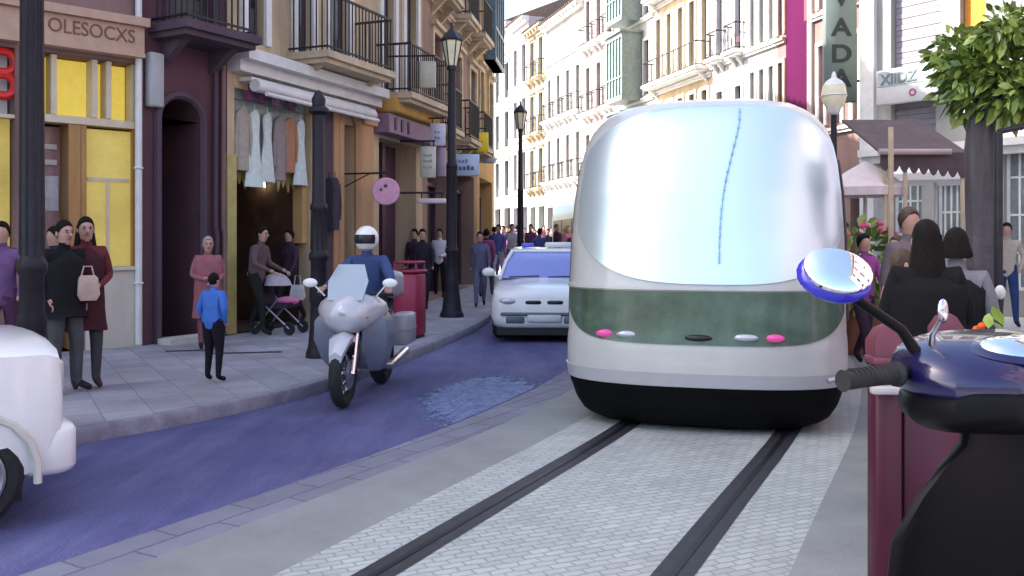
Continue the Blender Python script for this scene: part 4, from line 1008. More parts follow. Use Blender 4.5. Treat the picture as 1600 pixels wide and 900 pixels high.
# ---------------------------------------------------------------- lamp posts
def lamp_post(loc,h,r0,label,lantern=True,arm=False,group='cast iron posts along the street',base_r=None):
    o=empty('lamp_post',loc,0,label,'lamp post',group); br=base_r or r0*2.0
    mb=MB(); mb.lathe([(br*1.1,0),(br*1.1,.06),(br,.09),(br*.9,.14),(br*.72,.45),(br*.62,.62),(br*.66,.66),(r0*1.22,.72),(r0*1.18,.9)],n=12)
    mb.build('base',M['post'],o)
    mb=MB(); mb.lathe([(r0*1.05,.9),(r0,1.2),(r0*1.25,1.24),(r0*1.25,1.3),(r0*.98,1.34),(r0*.92,h*.6),(r0*1.1,h*.6+.03),(r0*1.1,h*.6+.08),(r0*.85,h*.6+.12),(r0*.7,h)],n=16)
    for k in range(8):
        a=2*math.pi*k/8; mb.tube([(math.cos(a)*r0*.97,math.sin(a)*r0*.97,1.36),(math.cos(a)*r0*.88,math.sin(a)*r0*.88,h*.6)],r0*.12,0,5)
    mb.build('pole',M['post'],o)
    if lantern:
        mb=MB(); z=h
        mb.lathe([(r0*1.0,z),(.09,z+.05),(.10,z+.07)],n=8,rot=R(22.5))
        for k in range(6):
            a=2*math.pi*k/6; mb.tube([(math.cos(a)*.10,math.sin(a)*.10,z+.07),(math.cos(a)*.19,math.sin(a)*.19,z+.55)],.012,0,5)
        mb.lathe([(.21,z+.55),(.22,z+.58),(.13,z+.70),(.07,z+.76),(.03,z+.80),(.025,z+.9),(.004,z+.93)],n=6); l=mb.build('lantern',M['iron'],o)
        mb=MB(); mb.lathe([(.092,z+.075),(.18,z+.545)],n=6); mb.build('lantern_glass',M['lglass'],l)
    else:
        mb=MB(); mb.lathe([(r0*.75,h),(r0*1.3,h+.04),(r0*1.3,h+.08),(r0*.8,h+.12),(r0*.9,h+.2),(r0*.5,h+.28),(.005,h+.32)],n=14); mb.build('finial',M['post'],o)
    return o
M['lglass']=mat('cream_lantern_glass',(.78,.72,.50),.35,var=.1)
q=P(50,375,6.95); lamp_post((q.x,q.y,.123),5.6,.088,'thick dark iron post cut by the top of the frame before the yellow shop',base_r=.118)
q=G(498,558,.123); lamp_post((q.x,q.y,.123),3.05,.10,'short dark post without a lantern on the kerb behind the motorcycle',lantern=False,base_r=.15)
q=G(706,495,.123); lamp_post((q.x,q.y,.123),4.75,.10,'dark iron post with a cream lantern and flared foot left of the taxi',base_r=.21)
q=P(821,375,27); lamp_post((q.x-.15,27,gz(27)+.12),4.6,.09,'thin distant dark lamp post rising from the crowd')
# big cream lantern on the right, on its own post behind the tram
q=P(1303,375,15.5); o=lamp_post((q.x,15.5,.012),3.75,.07,'slim post with a bulging cream lantern beside the magenta facade',lantern=False)
for ch in list(o.children):
    if ch.name.startswith('finial'): bpy.data.objects.remove(ch)
mb=MB(); z=3.75; mb.lathe([(.05,z),(.10,z+.04),(.12,z+.10)],n=12); mb.lathe([(.19,z+.50),(.14,z+.58),(.05,z+.64),(.04,z+.70),(.015,z+.75)],n=12); mb.torus((0,0,z+.33),(0,0,1),.218,.010); l=mb.build('lantern',M['framew'],o)
mb=MB(); mb.lathe([(.12,z+.101),(.18,z+.2),(.213,z+.33),(.20,z+.43),(.186,z+.499)],n=16); mb.build('lantern_glass',M['lglass'],l)

# ---------------------------------------------------------------- tree with a clipped leafy crown
q=P(1536,375,7.0); tr_=empty('street_tree',(q.x,7.0,.012),0,'clipped evergreen tree with large glossy leaves and a thick straight trunk','tree')
M['bark']=mat('grey_violet_bark',(.055,.047,.055),.7,var=.5,scale=7,bump=.6,bscale=14,streak=True)
mb=MB(); rings=[]
for z,rr in ((0,.18),(.1,.15),(.4,.125),(1.0,.115),(1.8,.11),(2.3,.105),(2.55,.08)):
    rings.append([((rr+.012*math.sin(5*a+z)+.008*math.sin(11*a))*math.cos(a)+.02*math.sin(z*2),(rr+.012*math.sin(5*a+z))*math.sin(a),z) for a in [2*math.pi*k/24 for k in range(24)]])
mb.loft(rings,0)
for k in range(9):
    a=2*math.pi*k/9; mb.tube([(0,0,2.45),(.08+math.cos(a)*.12,math.sin(a)*.12,2.66+.05*(k%3)),(.2+math.cos(a)*.28,math.sin(a)*.28,2.85+.1*(k%3))],[.04,.022,.01],0,6)
mb.build('trunk',M['bark'],tr_)
def leafmat(name,c1,c2):
    m=bpy.data.materials.new(name); m.use_nodes=True; N=m.node_tree.nodes; L=m.node_tree.links; b=N['Principled BSDF']
    gi=N.new('ShaderNodeNewGeometry'); r_=N.new('ShaderNodeValToRGB'); r_.color_ramp.elements[0].color=(*c1,1); r_.color_ramp.elements[1].color=(*c2,1); L.new(gi.outputs['Random Per Island'],r_.inputs['Fac']); L.new(r_.outputs[0],b.inputs['Base Color'])
    b.inputs['Roughness'].default_value=.28; b.inputs['Transmission Weight'].default_value=0; b.inputs['Specular IOR Level'].default_value=.6
    return m
M['leaf']=leafmat('glossy_leaves',(.04,.09,.018),(.30,.40,.08))
def leaves(n,cx,cy,cz,rx,ry,rz_,ll,rnd,shell=.55,flat=.0):
    mb=MB(); mb.closed_ok=False
    for i in range(n):
        while True:
            p=Vector((rnd.uniform(-1,1),rnd.uniform(-1,1),rnd.uniform(-1,1)))
            if shell<p.length<1: break
        wob=1+.13*math.sin(5*p.x+3*p.z)+.10*math.sin(7*p.y+4*p.x)
        c=Vector((cx+p.x*rx*wob,cy+p.y*ry*wob,cz+p.z*rz_*wob))
        out=p.normalized(); ax=(out+Vector((rnd.uniform(-.8,.8),rnd.uniform(-.8,.8),rnd.uniform(-.7,.5)))).normalized()
        sd=ax.cross(Vector((rnd.uniform(-1,1),rnd.uniform(-1,1),rnd.uniform(-.3,1)))).normalized(); nr=ax.cross(sd)
        l=ll*rnd.uniform(.7,1.3); w_=l*.22; dr=Vector((0,0,-l*.18))
        v=[c,c+ax*l*.35+sd*w_+nr*l*.04,c+ax*l*.72+sd*w_*.75+dr*.5+nr*l*.03,c+ax*l+dr,c+ax*l*.72-sd*w_*.75+dr*.5+nr*l*.03,c+ax*l*.35-sd*w_+nr*l*.04,c+ax*l*.36-nr*l*.02,c+ax*l*.72+dr*.5-nr*l*.01]
        mb.add(v,[(0,1,6),(1,2,7,6),(2,3,7),(3,4,7),(4,5,6,7),(5,0,6)],0,False)
    return mb
rnd=random.Random(3)
mb=leaves(2600,.27,0,2.90,.50,.50,.35,.115,rnd,.3)
for (dx,dy,dz,rr) in ((-.42,-.1,-.02,.17),(-.25,-.3,.28,.18),(.2,-.35,.33,.2),(.6,-.2,.2,.2),(-.1,-.4,-.22,.18),(.4,-.42,-.18,.17),(-.38,.2,.2,.18)):
    m2_=leaves(230,.27+dx,dy,2.90+dz,rr,rr,rr*.8,.10,rnd,.1); mb.add(m2_.v,m2_.f)
mb.build('crown',M['leaf'],tr_)

# ---------------------------------------------------------------- cafe terrace: awning, white parasol, screens
M['awn']=mat('brown_awning_cloth',(.08,.055,.058),.85,var=.25,scale=5); M['awnl']=mat('pink_white_awning_cloth',(.62,.52,.50),.85,var=.1)
d_=12.6
a=P(1376,205,d_); b=P(1512,205,d_)
aw=empty('awning',(a.x,d_,0),0,'brown scalloped awning over the cafe front right of the tram','awning'); W_=b.x-a.x; z0=P(0,238,d_).z; z1=P(0,178,d_).z+.12
mb=MB(); mb.add([(0,0,z0),(W_,0,z0),(W_,1.5,z1),(0,1.5,z1),(0,0,z0-.03),(W_,0,z0-.03),(W_,1.5,z1-.03),(0,1.5,z1-.03)],[(0,1,2,3),(7,6,5,4),(0,4,5,1),(1,5,6,2),(2,6,7,3),(3,7,4,0)]); mb.build('cloth',M['awn'],aw)
mb=MB(); n=9
for i in range(n):
    x0_,x1_=W_*i/n,W_*(i+1)/n
    pr=[(x0_,z0-.03),(x0_,z0-.16)]+[(x0_+(x1_-x0_)*k/6,z0-.16-.10*math.sin(math.pi*k/6)-.12*(x0_/W_)) for k in range(7)]+[(x1_,z0-.03)]
    m_=len(pr); mb.add([(x,0,z) for x,z in pr]+[(x,.02,z) for x,z in pr],[tuple(range(m_)),tuple(reversed(range(m_,2*m_)))]+[(k,k+m_,(k+1)%m_+m_,(k+1)%m_) for k in range(m_)])
mb.build('valance',M['awn'],aw)
mb=MB(); mb.tube([(-.05,-.06,z0),(W_*.78,-.06,z0)],.045,0,10); mb.build('front_bar',M['pink'],aw)
mb=MB()
for x in (.08,W_*.30,W_-.05): mb.tube([(x,.05,.014),(x,.05,z0-.03)],.03,0,8)
mb.build('support_pole',M['trimc'],aw)
q=P(1392,375,11.9); mb=MB(); mb.tube([(0,0,.012),(0,0,3.1)],.035,0,10); mb.lathe([(.12,.012),(.12,.03),(.05,.06)]); o=mb.build('awning_pole',M['trimc'],None,(q.x,q.y,0)); tag(o,'tall cream pole standing between the geraniums and the people in black','pole')
def parasol(loc,h,rr,m,label):
    o=empty('parasol',loc,0,label,'parasol',None); mb=MB(); n=8
    mb.loft([[(rr*k*math.cos(2*math.pi*i/n),rr*k*math.sin(2*math.pi*i/n),h-dz) for i in range(n)] for k,dz in ((1,.52),(1,.40),(.5,.17),(.02,0))],0,True,True,False); mb.build('canopy',m,o)
    mb=MB(); mb.tube([(0,0,0),(0,0,h)],.03); mb.lathe([(.3,0),(.3,.06),(.06,.1)]); mb.build('pole',M['trimw'],o)
    mb=MB(); 
    for i in range(n): a=2*math.pi*i/n; mb.tube([(0,0,h-.2),(rr*.96*math.cos(a),rr*.96*math.sin(a),h-.43)],.012,0,5)
    mb.build('ribs',M['trimw'],o); return o
M['parw']=mat('white_parasol_cloth',(.80,.79,.77),.85,var=.06)
q=P(1462,375,15.3); parasol((q.x,15.3,.15),2.95,.95,M['parw'],'white cafe parasol behind the brown awning')
q=P(1352,375,13.2); parasol((q.x,13.2,.012),2.75,.62,M['awnl'],'small pinkish white parasol beside the tram side')
# red screens
M['redfence']=mat('dark_magenta_wood',(.060,.003,.022),.45,var=.35,scale=4,streak=True); M['redcap']=mat('faded_red_cap',(.13,.03,.05),.55,var=.2); M['ledge']=mat('pale_ledge',(.40,.38,.38),.5,var=.1)
def screen(A,B,label,nboards=6):
    A=Vector(A); B=Vector(B); L_=(B-A).length; o=empty('terrace_screen',A,math.atan2((B-A).y,(B-A).x),label,'screen','red terrace screens')
    mb=MB()
    n=max(2,int(L_/.30))
    for i in range(n): mb.rbox(.07+(L_-.14)*i/n+.003,.07+(L_-.14)*(i+1)/n-.003,-.02,.02,.05,.93,.006)
    mb.build('panel',M['redfence'],o)
    mb=MB(); mb.rbox(.07,L_-.07,-.045,.045,.932,.972,.008); mb.build('top_rail',M['redfence'],o)
    for x in (0,L_):
        mb=MB(); mb.rbox(x-.055,x+.055,-.055,.055,0,1.06,.01); p_=mb.build('post',M['redfence'],o)
        mb=MB(); mb.rbox(x-.066,x+.066,-.066,.066,1.062,1.10,.01); mb.loft([[(x+sx*k,sy*k,z) for sx,sy in ((-1,-1),(1,-1),(1,1),(-1,1))] for k,z in ((.060,1.10),(.060,1.16),(.035,1.215),(.004,1.235))],0,True,True,False); mb.build('post_cap',M['redcap'],p_)
    mb=MB(); mb.rbox(-.09,.07,-.12,-.068,.95,.985,.008); mb.build('ledge',M['ledge'],o)
    return o
A_=P(1382,375,3.8); A_.z=.012; B_=P(1449,375,4.4); B_.z=.012
screen(A_,A_+Vector((1.3,-.05,0)),'dark magenta slatted terrace screen nearest the camera, behind the scooter')
screen(B_+Vector((.09,0,0)),B_+Vector((1.75,.05,0)),'second dark magenta screen behind the first, with a pointed corner post')
# small plants and geraniums
def plant(loc,s,label,flower,n=160,name='potted_plant'):
    o=empty(name,loc,0,label,'plant',None); mb=MB(); mb.lathe([(.13*s,0),(.18*s,.28*s),(.20*s,.30*s),(.20*s,.33*s),(.16*s,.33*s)],n=14); mb.build('pot',mat('pot_clay',(.30,.12,.07),.8,var=.2),o)
    rn=random.Random(n); mb=leaves(n,0,0,.55*s,.28*s,.28*s,.28*s,.10*s,rn,.2); mb.build('foliage',M['leaf'],o)
    mb=MB()
    for i in range(40):
        a=rn.uniform(0,6.3); e=rn.uniform(-.2,1.2); mb.ball((.28*s*math.cos(a)*math.cos(e),.28*s*math.sin(a)*math.cos(e),.58*s+.27*s*math.sin(e)),.018*s,.018*s,.016*s,0,6,4)
    mb.build('blossoms',mat('blossoms',flower,.6,var=.2),o); return o
q=P(1346,375,12.6); plant((q.x,12.6,.012),2.2,'tall pot of pink and red geraniums between the tram and the cream pole',(.62,.08,.16),300)
q=P(1578,375,4.75); plant((q.x,4.75,.012),1.35,'pot of orange red flowers at the right edge behind the red screens',(.75,.10,.01),220)
mb=MB(); mb.tube([(0,0,.012),(0,0,2.35)],.028,0,10); mb.lathe([(.10,.012),(.10,.05),(.04,.08)]); mb.tube([(0,0,2.35),(.5,0,2.45),(1.0,0,2.38)],.02,0,8); p_=P(1560,375,6.2)
o=mb.build('iron_frame',M['iron'],None,(p_.x,6.2,0)); tag(o,'thin black iron frame with a pale knob just right of the tree trunk','frame')
mb=MB(); mb.ball((-.01,-.04,1.24),.035,.03,.05); mb.build('knob',M['framew'],o)

M['castiron']=mat('cast_iron_cover',(.07,.065,.075),.6,.4,var=.4,scale=30,bump=.8,bscale=30)
for (x,y,w_,lb) in ((385,551,.9,'dark drain slot in the pavement right of the child in blue'),(290,548,.5,'short drain slot in the pavement left of the child in blue')):
    q=G(x,y,.124); mb=MB(); mb.box(-w_/2,w_/2,-.05,.05,-.002,.003)
    for k in range(int(w_/.05)): mb.box(-w_/2+.01+k*.05,-w_/2+.03+k*.05,-.045,.045,.003,.007)
    tag(mb.build('drain_grate',M['castiron'],None,(q.x,q.y,.124),R(12)),lb,'drain')
# ---------------------------------------------------------------- people
BASE=dict(pel=(0,0,.95),spi=(0,.005,1.13),che=(0,-.005,1.32),nb=(0,.005,1.45),nk=(0,-.005,1.50),jaw=(0,-.022,1.562),hd=(0,-.008,1.648),top=(0,.0,1.725),
 shl=(-.165,0,1.415),ell=(-.215,.02,1.14),wrl=(-.215,-.05,.91),hal=(-.21,-.075,.84),shr=(.165,0,1.415),elr=(.215,.02,1.14),wrr=(.215,-.05,.91),har=(.21,-.075,.84),
 hil=(-.085,0,.90),knl=(-.10,-.015,.50),anl=(-.10,.02,.09),tol=(-.115,-.15,.035),hir=(.085,0,.90),knr=(.10,-.015,.50),anr=(.10,.02,.09),tor=(.115,-.15,.035))
RAD=dict(pel=(.145,.115),spi=(.135,.105),che=(.155,.115),nb=(.075,.07),nk=(.052,.054),jaw=(.064,.078),hd=(.088,.106),top=(.060,.078),
 shl=(.068,.062),ell=(.047,.047),wrl=(.031,.031),hal=(.036,.022),shr=(.068,.062),elr=(.047,.047),wrr=(.031,.031),har=(.036,.022),
 hil=(.098,.10),knl=(.066,.068),anl=(.042,.045),tol=(.038,.026),hir=(.098,.10),knr=(.066,.068),anr=(.042,.045),tor=(.038,.026))
ED=[('pel','spi','t'),('spi','che','t'),('che','nb','t'),('nb','nk','s'),('nk','jaw','s'),('jaw','hd','s'),('hd','top','s'),
 ('che','shl','t'),('shl','ell','t'),('ell','wrl','t'),('wrl','hal','s'),('che','shr','t'),('shr','elr','t'),('elr','wrr','t'),('wrr','har','s'),
 ('pel','hil','p'),('hil','knl','p'),('knl','anl','p'),('anl','tol','f'),('pel','hir','p'),('hir','knr','p'),('knr','anr','p'),('anr','tor','f')]
PC={}
def body_mesh(key,pose,bulk,detail):
    if key in PC: return PC[key]
    J={k:Vector(v) for k,v in BASE.items()}
    for k,v in pose.items(): J[k]=Vector(v)
    names=list(J.keys()); idx={n:i for i,n in enumerate(names)}
    me=bpy.data.meshes.new('sk'); me.from_pydata([J[n] for n in names],[(idx[a],idx[b]) for a,b,_ in ED],[]); me.update()
    o=bpy.data.objects.new('sk',me); COL.objects.link(o); md=o.modifiers.new('s','SKIN'); md.use_smooth_shade=True
    for i,n in enumerate(names):
        r_=RAD[n]; b_=bulk if n in('spi','che','shl','shr','ell','elr','pel','hil','hir') else 1
        sv=me.skin_vertices[0].data[i]; sv.radius=(r_[0]*b_,r_[1]*b_); sv.use_root=(n=='pel')
    ss=o.modifiers.new('u','SUBSURF'); ss.levels=2 if detail else 1; ss.render_levels=ss.levels
    bpy.context.view_layer.update()
    m2=bpy.data.meshes.new_from_object(o.evaluated_get(bpy.context.evaluated_depsgraph_get()))
    bpy.data.objects.remove(o); bpy.data.meshes.remove(me)
    mi={'s':0,'t':1,'p':2,'f':3}; segs=[(J[a],J[b],mi[c],(RAD[a][0]+RAD[b][0])/2) for a,b,c in ED]
    idxs=[]
    for p in m2.polygons:
        c=p.center; best=9;bi=0
        for a,b,m_,r_ in segs:
            ab=b-a; t=max(0,min(1,(c-a).dot(ab)/ab.dot(ab))); dd=(c-(a+ab*t)).length/r_
            if dd<best: best=dd;bi=m_
        idxs.append(bi)
    if detail:                    # face and fingers, joined into the same body mesh
        mb=MB(); h=J['hd']; jw=J['jaw']; cz_=(h.z+jw.z)/2+.018
        fy=min(h.y,jw.y)-.082
        mb.tube([(h.x,fy+.012,cz_+.012),(h.x,fy-.020,cz_-.024),(h.x,fy-.004,cz_-.034)],[.008,.014,.010],0,8)
        for s in (-1,1):
            mb.ball((h.x+s*.030,fy+.010,cz_+.014),.012,.008,.008,4,8,5); mb.ball((h.x+s*.078,h.y+.012,cz_-.004),.010,.020,.030,0,8,5)
            mb.tube([(h.x+s*.016,fy+.006,cz_+.032),(h.x+s*.045,fy+.014,cz_+.033)],.005,4,5)
        mb.tube([(h.x-.024,fy+.012,cz_-.052),(h.x,fy+.004,cz_-.055),(h.x+.024,fy+.012,cz_-.052)],.006,5,6)
        for w_,ha in (('wrl','hal'),('wrr','har')):
            d_=(J[ha]-J[w_]).normalized(); sd=d_.cross(Vector((0,0,1)))
            if sd.length<.3: sd=Vector((0,1,0))
            sd.normalize(); up=sd.cross(d_).normalized()
            for k in range(4):
                b0=J[ha]+sd*(k-1.5)*.019+d_*.01; l=(.072,.082,.078,.060)[k]
                mb.tube([b0,b0+d_*l*.5-up*.004,b0+d_*l*.8-up*.018,b0+d_*l-up*.032],[.0095,.009,.008,.006],0,6)
            b0=J[w_].lerp(J[ha],.5)+sd*.028; mb.tube([b0,b0+sd*.02+d_*.03,b0+sd*.022+d_*.06],[.011,.010,.008],0,6)
        nv=len(m2.vertices); vs=[tuple(v.co) for v in m2.vertices]+mb.v; fs=[tuple(p.vertices) for p in m2.polygons]+[tuple(i+nv for i in f) for f in mb.f]
        m3=bpy.data.meshes.new('person'); m3.from_pydata(vs,[],fs); m3.update(); idxs=idxs+mb.m; bpy.data.meshes.remove(m2); m2=m3
    for p in m2.polygons: p.use_smooth=True
    PC[key]=(m2,idxs,J); return PC[key]
M['eye']=mat('dark_eye',(.02,.015,.012),.3,var=0); M['lip']=mat('lips',(.35,.12,.10),.5,var=0)
def person(px_,d,label,top,trousers,shoes=(.02,.02,.02),h=1.70,rz=0,pose=None,pk='stand',bulk=1.0,hair='hair_dark',hairlen=0,coat=None,coatz=.55,group=None,detail=False,zoff=None,skirt=None,skin='skin',flare=1.0,loc=None):
    pose=pose or {}
    m2,idxs,J=body_mesh((pk,bulk,detail),pose,bulk,detail)
    me=m2.copy(); me.name='person'; me.materials.clear()
    for q in (M[skin],cloth(*top),cloth(*trousers),cloth(*shoes),M['eye'],M['lip']): me.materials.append(q)
    me.polygons.foreach_set('material_index',idxs)
    o=bpy.data.objects.new('person',me); COL.objects.link(o)
    if loc is None:
        X=(px_-HX)/F*d
        z=zoff if zoff is not None else gz(d)+(.123 if X<kerbX(d)-.0 else .012)
        loc=(X,d,z)
    o.location=loc; o.rotation_euler=(0,0,rz); s=h/1.75; o.scale=(s,s,s); tag(o,label,'person',group)
    hd=J['hd']; tp=J['top']
    # hair: cap over the crown and back of the skull
    mb=MB(); n=20; rings=[]
    for k in range(9):
        rg=[]
        for i in range(n):
            a=2*math.pi*i/n; sa=math.sin(a)          # sa=-1 is the forehead
            low=R(-48 if sa>.5 else (-48+(.5-sa)*52 if sa>-.5 else 4+(-.5-sa)*64))
            e=math.pi/2-(math.pi/2-low)*k/8; cr=max(math.cos(e),.02); th=1+.05*math.sin(4*a+k)*(k<8)*.5
            rg.append((hd.x+.083*cr*math.cos(a)*th,hd.y+.008+.100*cr*sa*th,hd.z+.006+.112*math.sin(e)))
        rings.append(rg)
    mb.loft(rings,0,True,True)
    if hairlen>0:
        rings=[]
        for t in (0,.3,.6,.85,1):
            z=hd.z+.02-hairlen*t; w_=.082+.035*t-.03*(t>.9)
            rings.append([(hd.x+w_*math.cos(a)*(1+.06*math.sin(5*a)),hd.y+.045+(.062+.01*t)*math.sin(a),z) for a in [2*math.pi*i/14 for i in range(14)]])
        mb.loft(rings,0)
    mb.build('hair',M[hair],o)
    if coat or skirt:
        c_=coat or skirt; mb=MB(); pl=J['pel']; ch=J['che']; rings=[]
        z1=J['nb'].z-.02 if coat else pl.z+.08; z0=coatz
        zz=[z1+.01,z1-.035,z1-.075,ch.z,J['spi'].z,pl.z,pl.z-.15,(pl.z-.15+z0)/2,z0] if coat else [z1,pl.z,pl.z-.15,(pl.z-.15+z0)/2,z0]
        ww=[.075,.125,.172,.192,.175,.185,.19,.2*flare,.215*flare] if coat else [.13,.17,.18,.2*flare,.24*flare]
        dd=[.07,.10,.122,.142,.135,.145,.15,.155*flare,.165*flare] if coat else [.11,.14,.15,.16*flare,.19*flare]
        for i,z in enumerate(zz):
            t=(z-pl.z)/(ch.z-pl.z); cx=pl.x+(ch.x-pl.x)*max(0,t); cy=pl.y+(ch.y-pl.y)*max(0,t)
            rings.append([(cx+ww[i]*bulk*math.cos(a),cy+dd[i]*bulk*math.sin(a)*(1+.05*math.sin(7*a+i)*(i>3)),z+.01*math.sin(3*a)) for a in [2*math.pi*k/22 for k in range(22)]])
        mb.loft(rings,0,True,True)
        mb.build('coat' if coat else 'skirt',cloth(*c_),o)
    return o
WALK=dict(knl=(-.10,-.16,.53),anl=(-.10,-.24,.10),tol=(-.11,-.40,.06),knr=(.10,.06,.50),anr=(.10,.30,.15),tor=(.11,.18,.04),ell=(-.22,.10,1.16),wrl=(-.2,.10,.93),hal=(-.2,.09,.86),elr=(.22,-.07,1.15),wrr=(.2,-.2,.96),har=(.2,-.24,.90))
HOLD=dict(ell=(-.23,.02,1.15),wrl=(-.10,-.20,1.10),hal=(-.03,-.24,1.11),elr=(.23,.02,1.15),wrr=(.10,-.21,1.06),har=(.03,-.25,1.05))
POCK=dict(ell=(-.25,.06,1.17),wrl=(-.19,-.04,.97),hal=(-.17,-.07,.91),elr=(.25,.06,1.17),wrr=(.19,-.04,.97),har=(.17,-.07,.91),knr=(.12,-.04,.5),anr=(.14,-.02,.09),tor=(.19,-.18,.035))
PUSH=dict(ell=(-.22,-.08,1.16),wrl=(-.2,-.34,1.05),hal=(-.19,-.41,1.03),elr=(.22,-.08,1.16),wrr=(.2,-.34,1.05),har=(.19,-.41,1.03),che=(0,-.05,1.31),nb=(0,-.06,1.45),nk=(0,-.08,1.51),jaw=(0,-.105,1.57),hd=(0,-.095,1.65),top=(0,-.09,1.72),shl=(-.165,-.05,1.40),shr=(.165,-.05,1.40),knl=(-.10,-.14,.53),anl=(-.10,-.16,.09),tol=(-.11,-.33,.035),knr=(.10,.03,.5),anr=(.10,.20,.12),tor=(.11,.05,.03))
# the pair before the yellow shop
def GD(y,z=.123): return F*(CH-z)/(y-HY)
d1=GD(613); person(100,d1,'man in a black jacket and grey trousers standing before the yellow shop, back half turned',(.012,.012,.014),(.075,.08,.085),(.03,.02,.025),h=1.66,rz=R(60),pose=POCK,pk='pock',bulk=1.16,coat=(.014,.013,.015),coatz=.78,detail=True)
o=person(134,d1+.25,'woman with long dark hair in a dark red coat beside the man in black',(.14,.03,.035),(.06,.06,.065),(.06,.03,.04),h=1.70,rz=R(35),pose=HOLD,pk='hold',hair='hair_dark',hairlen=.26,coat=(.055,.018,.022),coatz=.60,bulk=.98,detail=True)
mb=MB(); mb.loft([[(x*.9,y,z) for x,y,z in ((-.11,-.05,0),(.11,-.05,0),(.11,.05,0),(-.11,.05,0))],[(-.14,-.07,.08),(.14,-.07,.08),(.14,.07,.08),(-.14,.07,.08)],[(-.12,-.05,.30),(.12,-.05,.30),(.12,.05,.30),(-.12,.05,.30)],[(-.09,-.02,.34),(.09,-.02,.34),(.09,.02,.34),(-.09,.02,.34)]],0)
mb.tube([(-.08,0,.33),(-.05,0,.46),(.05,0,.46),(.08,0,.33)],.012); mb.tube([(-.1,0,.2),(.1,0,.2)],.01)
mb.xf(Matrix.Scale(.72,4)); q=P(137,447,d1+.02); bg_=mb.build('shoulder_bag',cloth(.50,.36,.30),None,(q.x,q.y,q.z-.14),R(40)); tag(bg_,'pale pink beige shoulder bag held between the man in black and the woman','bag')
d2=GD(585); person(86,d2,'person in dark clothes mostly hidden behind the man in the black jacket',(.05,.04,.045),(.05,.04,.06),h=1.62,rz=R(-40),pose=POCK,pk='pock')
person(3,GD(600),'person in a lilac top at the left edge behind the white car',(.17,.09,.20),(.12,.05,.10),h=1.66,rz=R(20),pose=WALK,pk='walk')
# child and elderly woman
d3=GD(597); person(334,d3,'small child in a bright blue jumper and wide black trousers near the kerb',(.06,.16,.50),(.014,.012,.018),(.02,.015,.02),h=1.13,rz=R(160),pose=POCK,pk='kid',coat=None,bulk=1.3,detail=True)
d4=GD(545); person(325,d4,'elderly grey haired woman in a dusty pink coat behind the child in blue',(.32,.12,.14),(.20,.09,.12),h=1.52,rz=R(25),pose=HOLD,pk='hold2',hair='hair_grey',coat=(.30,.11,.13),coatz=.5,bulk=1.12,detail=True)
# group by the clothes shop
GS='passers-by on the left pavement'
person(402,GD(523),'person in a brown jacket pushing a pushchair in front of the clothes shop',(.13,.085,.09),(.02,.02,.022),h=1.68,rz=R(75),pose=PUSH,pk='push',bulk=1.1,group=GS,detail=True)
person(452,GD(506),'person in dark clothes carrying a white bag by the clothes shop entrance',(.06,.035,.06),(.03,.025,.035),h=1.66,rz=R(-30),pose=WALK,pk='walk',group=GS)
person(478,GD(500),'person in a dusty pink top beside the short dark post',(.34,.13,.17),(.02,.02,.02),h=1.66,rz=R(10),pose=POCK,pk='pock',group=GS)
person(425,GD(492),'tall person in black standing in the clothes shop doorway',(.015,.013,.016),(.015,.014,.016),h=1.80,rz=R(0),pose=HOLD,pk='hold2',coat=(.014,.013,.015),coatz=.6,group=GS)
person(660,GD(487),'person in a black jacket left of the man in the white shirt',(.025,.022,.035),(.03,.03,.05),h=1.70,rz=R(10),pose=WALK,pk='walk',group=GS)
person(648,GD(478),'person in dark plum clothes behind the red litter bin',(.07,.03,.06),(.03,.02,.03),h=1.72,rz=R(-20),group=GS)
person(687,GD(468),'man in a white shirt and black trousers left of the lantern post foot',(.70,.70,.76),(.015,.015,.02),h=1.70,rz=R(-10),pose=HOLD,pk='hold2',group=GS)
person(750,GD(480),'person in grey blue clothes between the lantern post and the taxi mirror',(.12,.12,.19),(.12,.13,.20),h=1.66,rz=R(5),pose=WALK,pk='walk',group=GS)
person(760,GD(468),'person in a plum top walking just behind the grey blue one',(.22,.06,.14),(.08,.07,.12),h=1.70,rz=R(170),pose=WALK,pk='walk',group=GS)
o=MB(); o.loft([[(-.10,-.04,0),(.10,-.04,0),(.10,.04,0),(-.10,.04,0)],[(-.13,-.06,.06),(.13,-.06,.06),(.13,.06,.06),(-.13,.06,.06)],[(-.10,-.03,.26),(.10,-.03,.26),(.10,.03,.26),(-.10,.03,.26)]],0); o.tube([(-.06,0,.25),(-.04,0,.42),(.04,0,.42),(.06,0,.25)],.008)
q=P(465,455,GD(506)-.15); tag(o.build('carrier_bag',cloth(.62,.60,.62),None,(q.x,q.y,q.z-.15)),'white carrier bag beside the person in dark clothes at the clothes shop','bag')
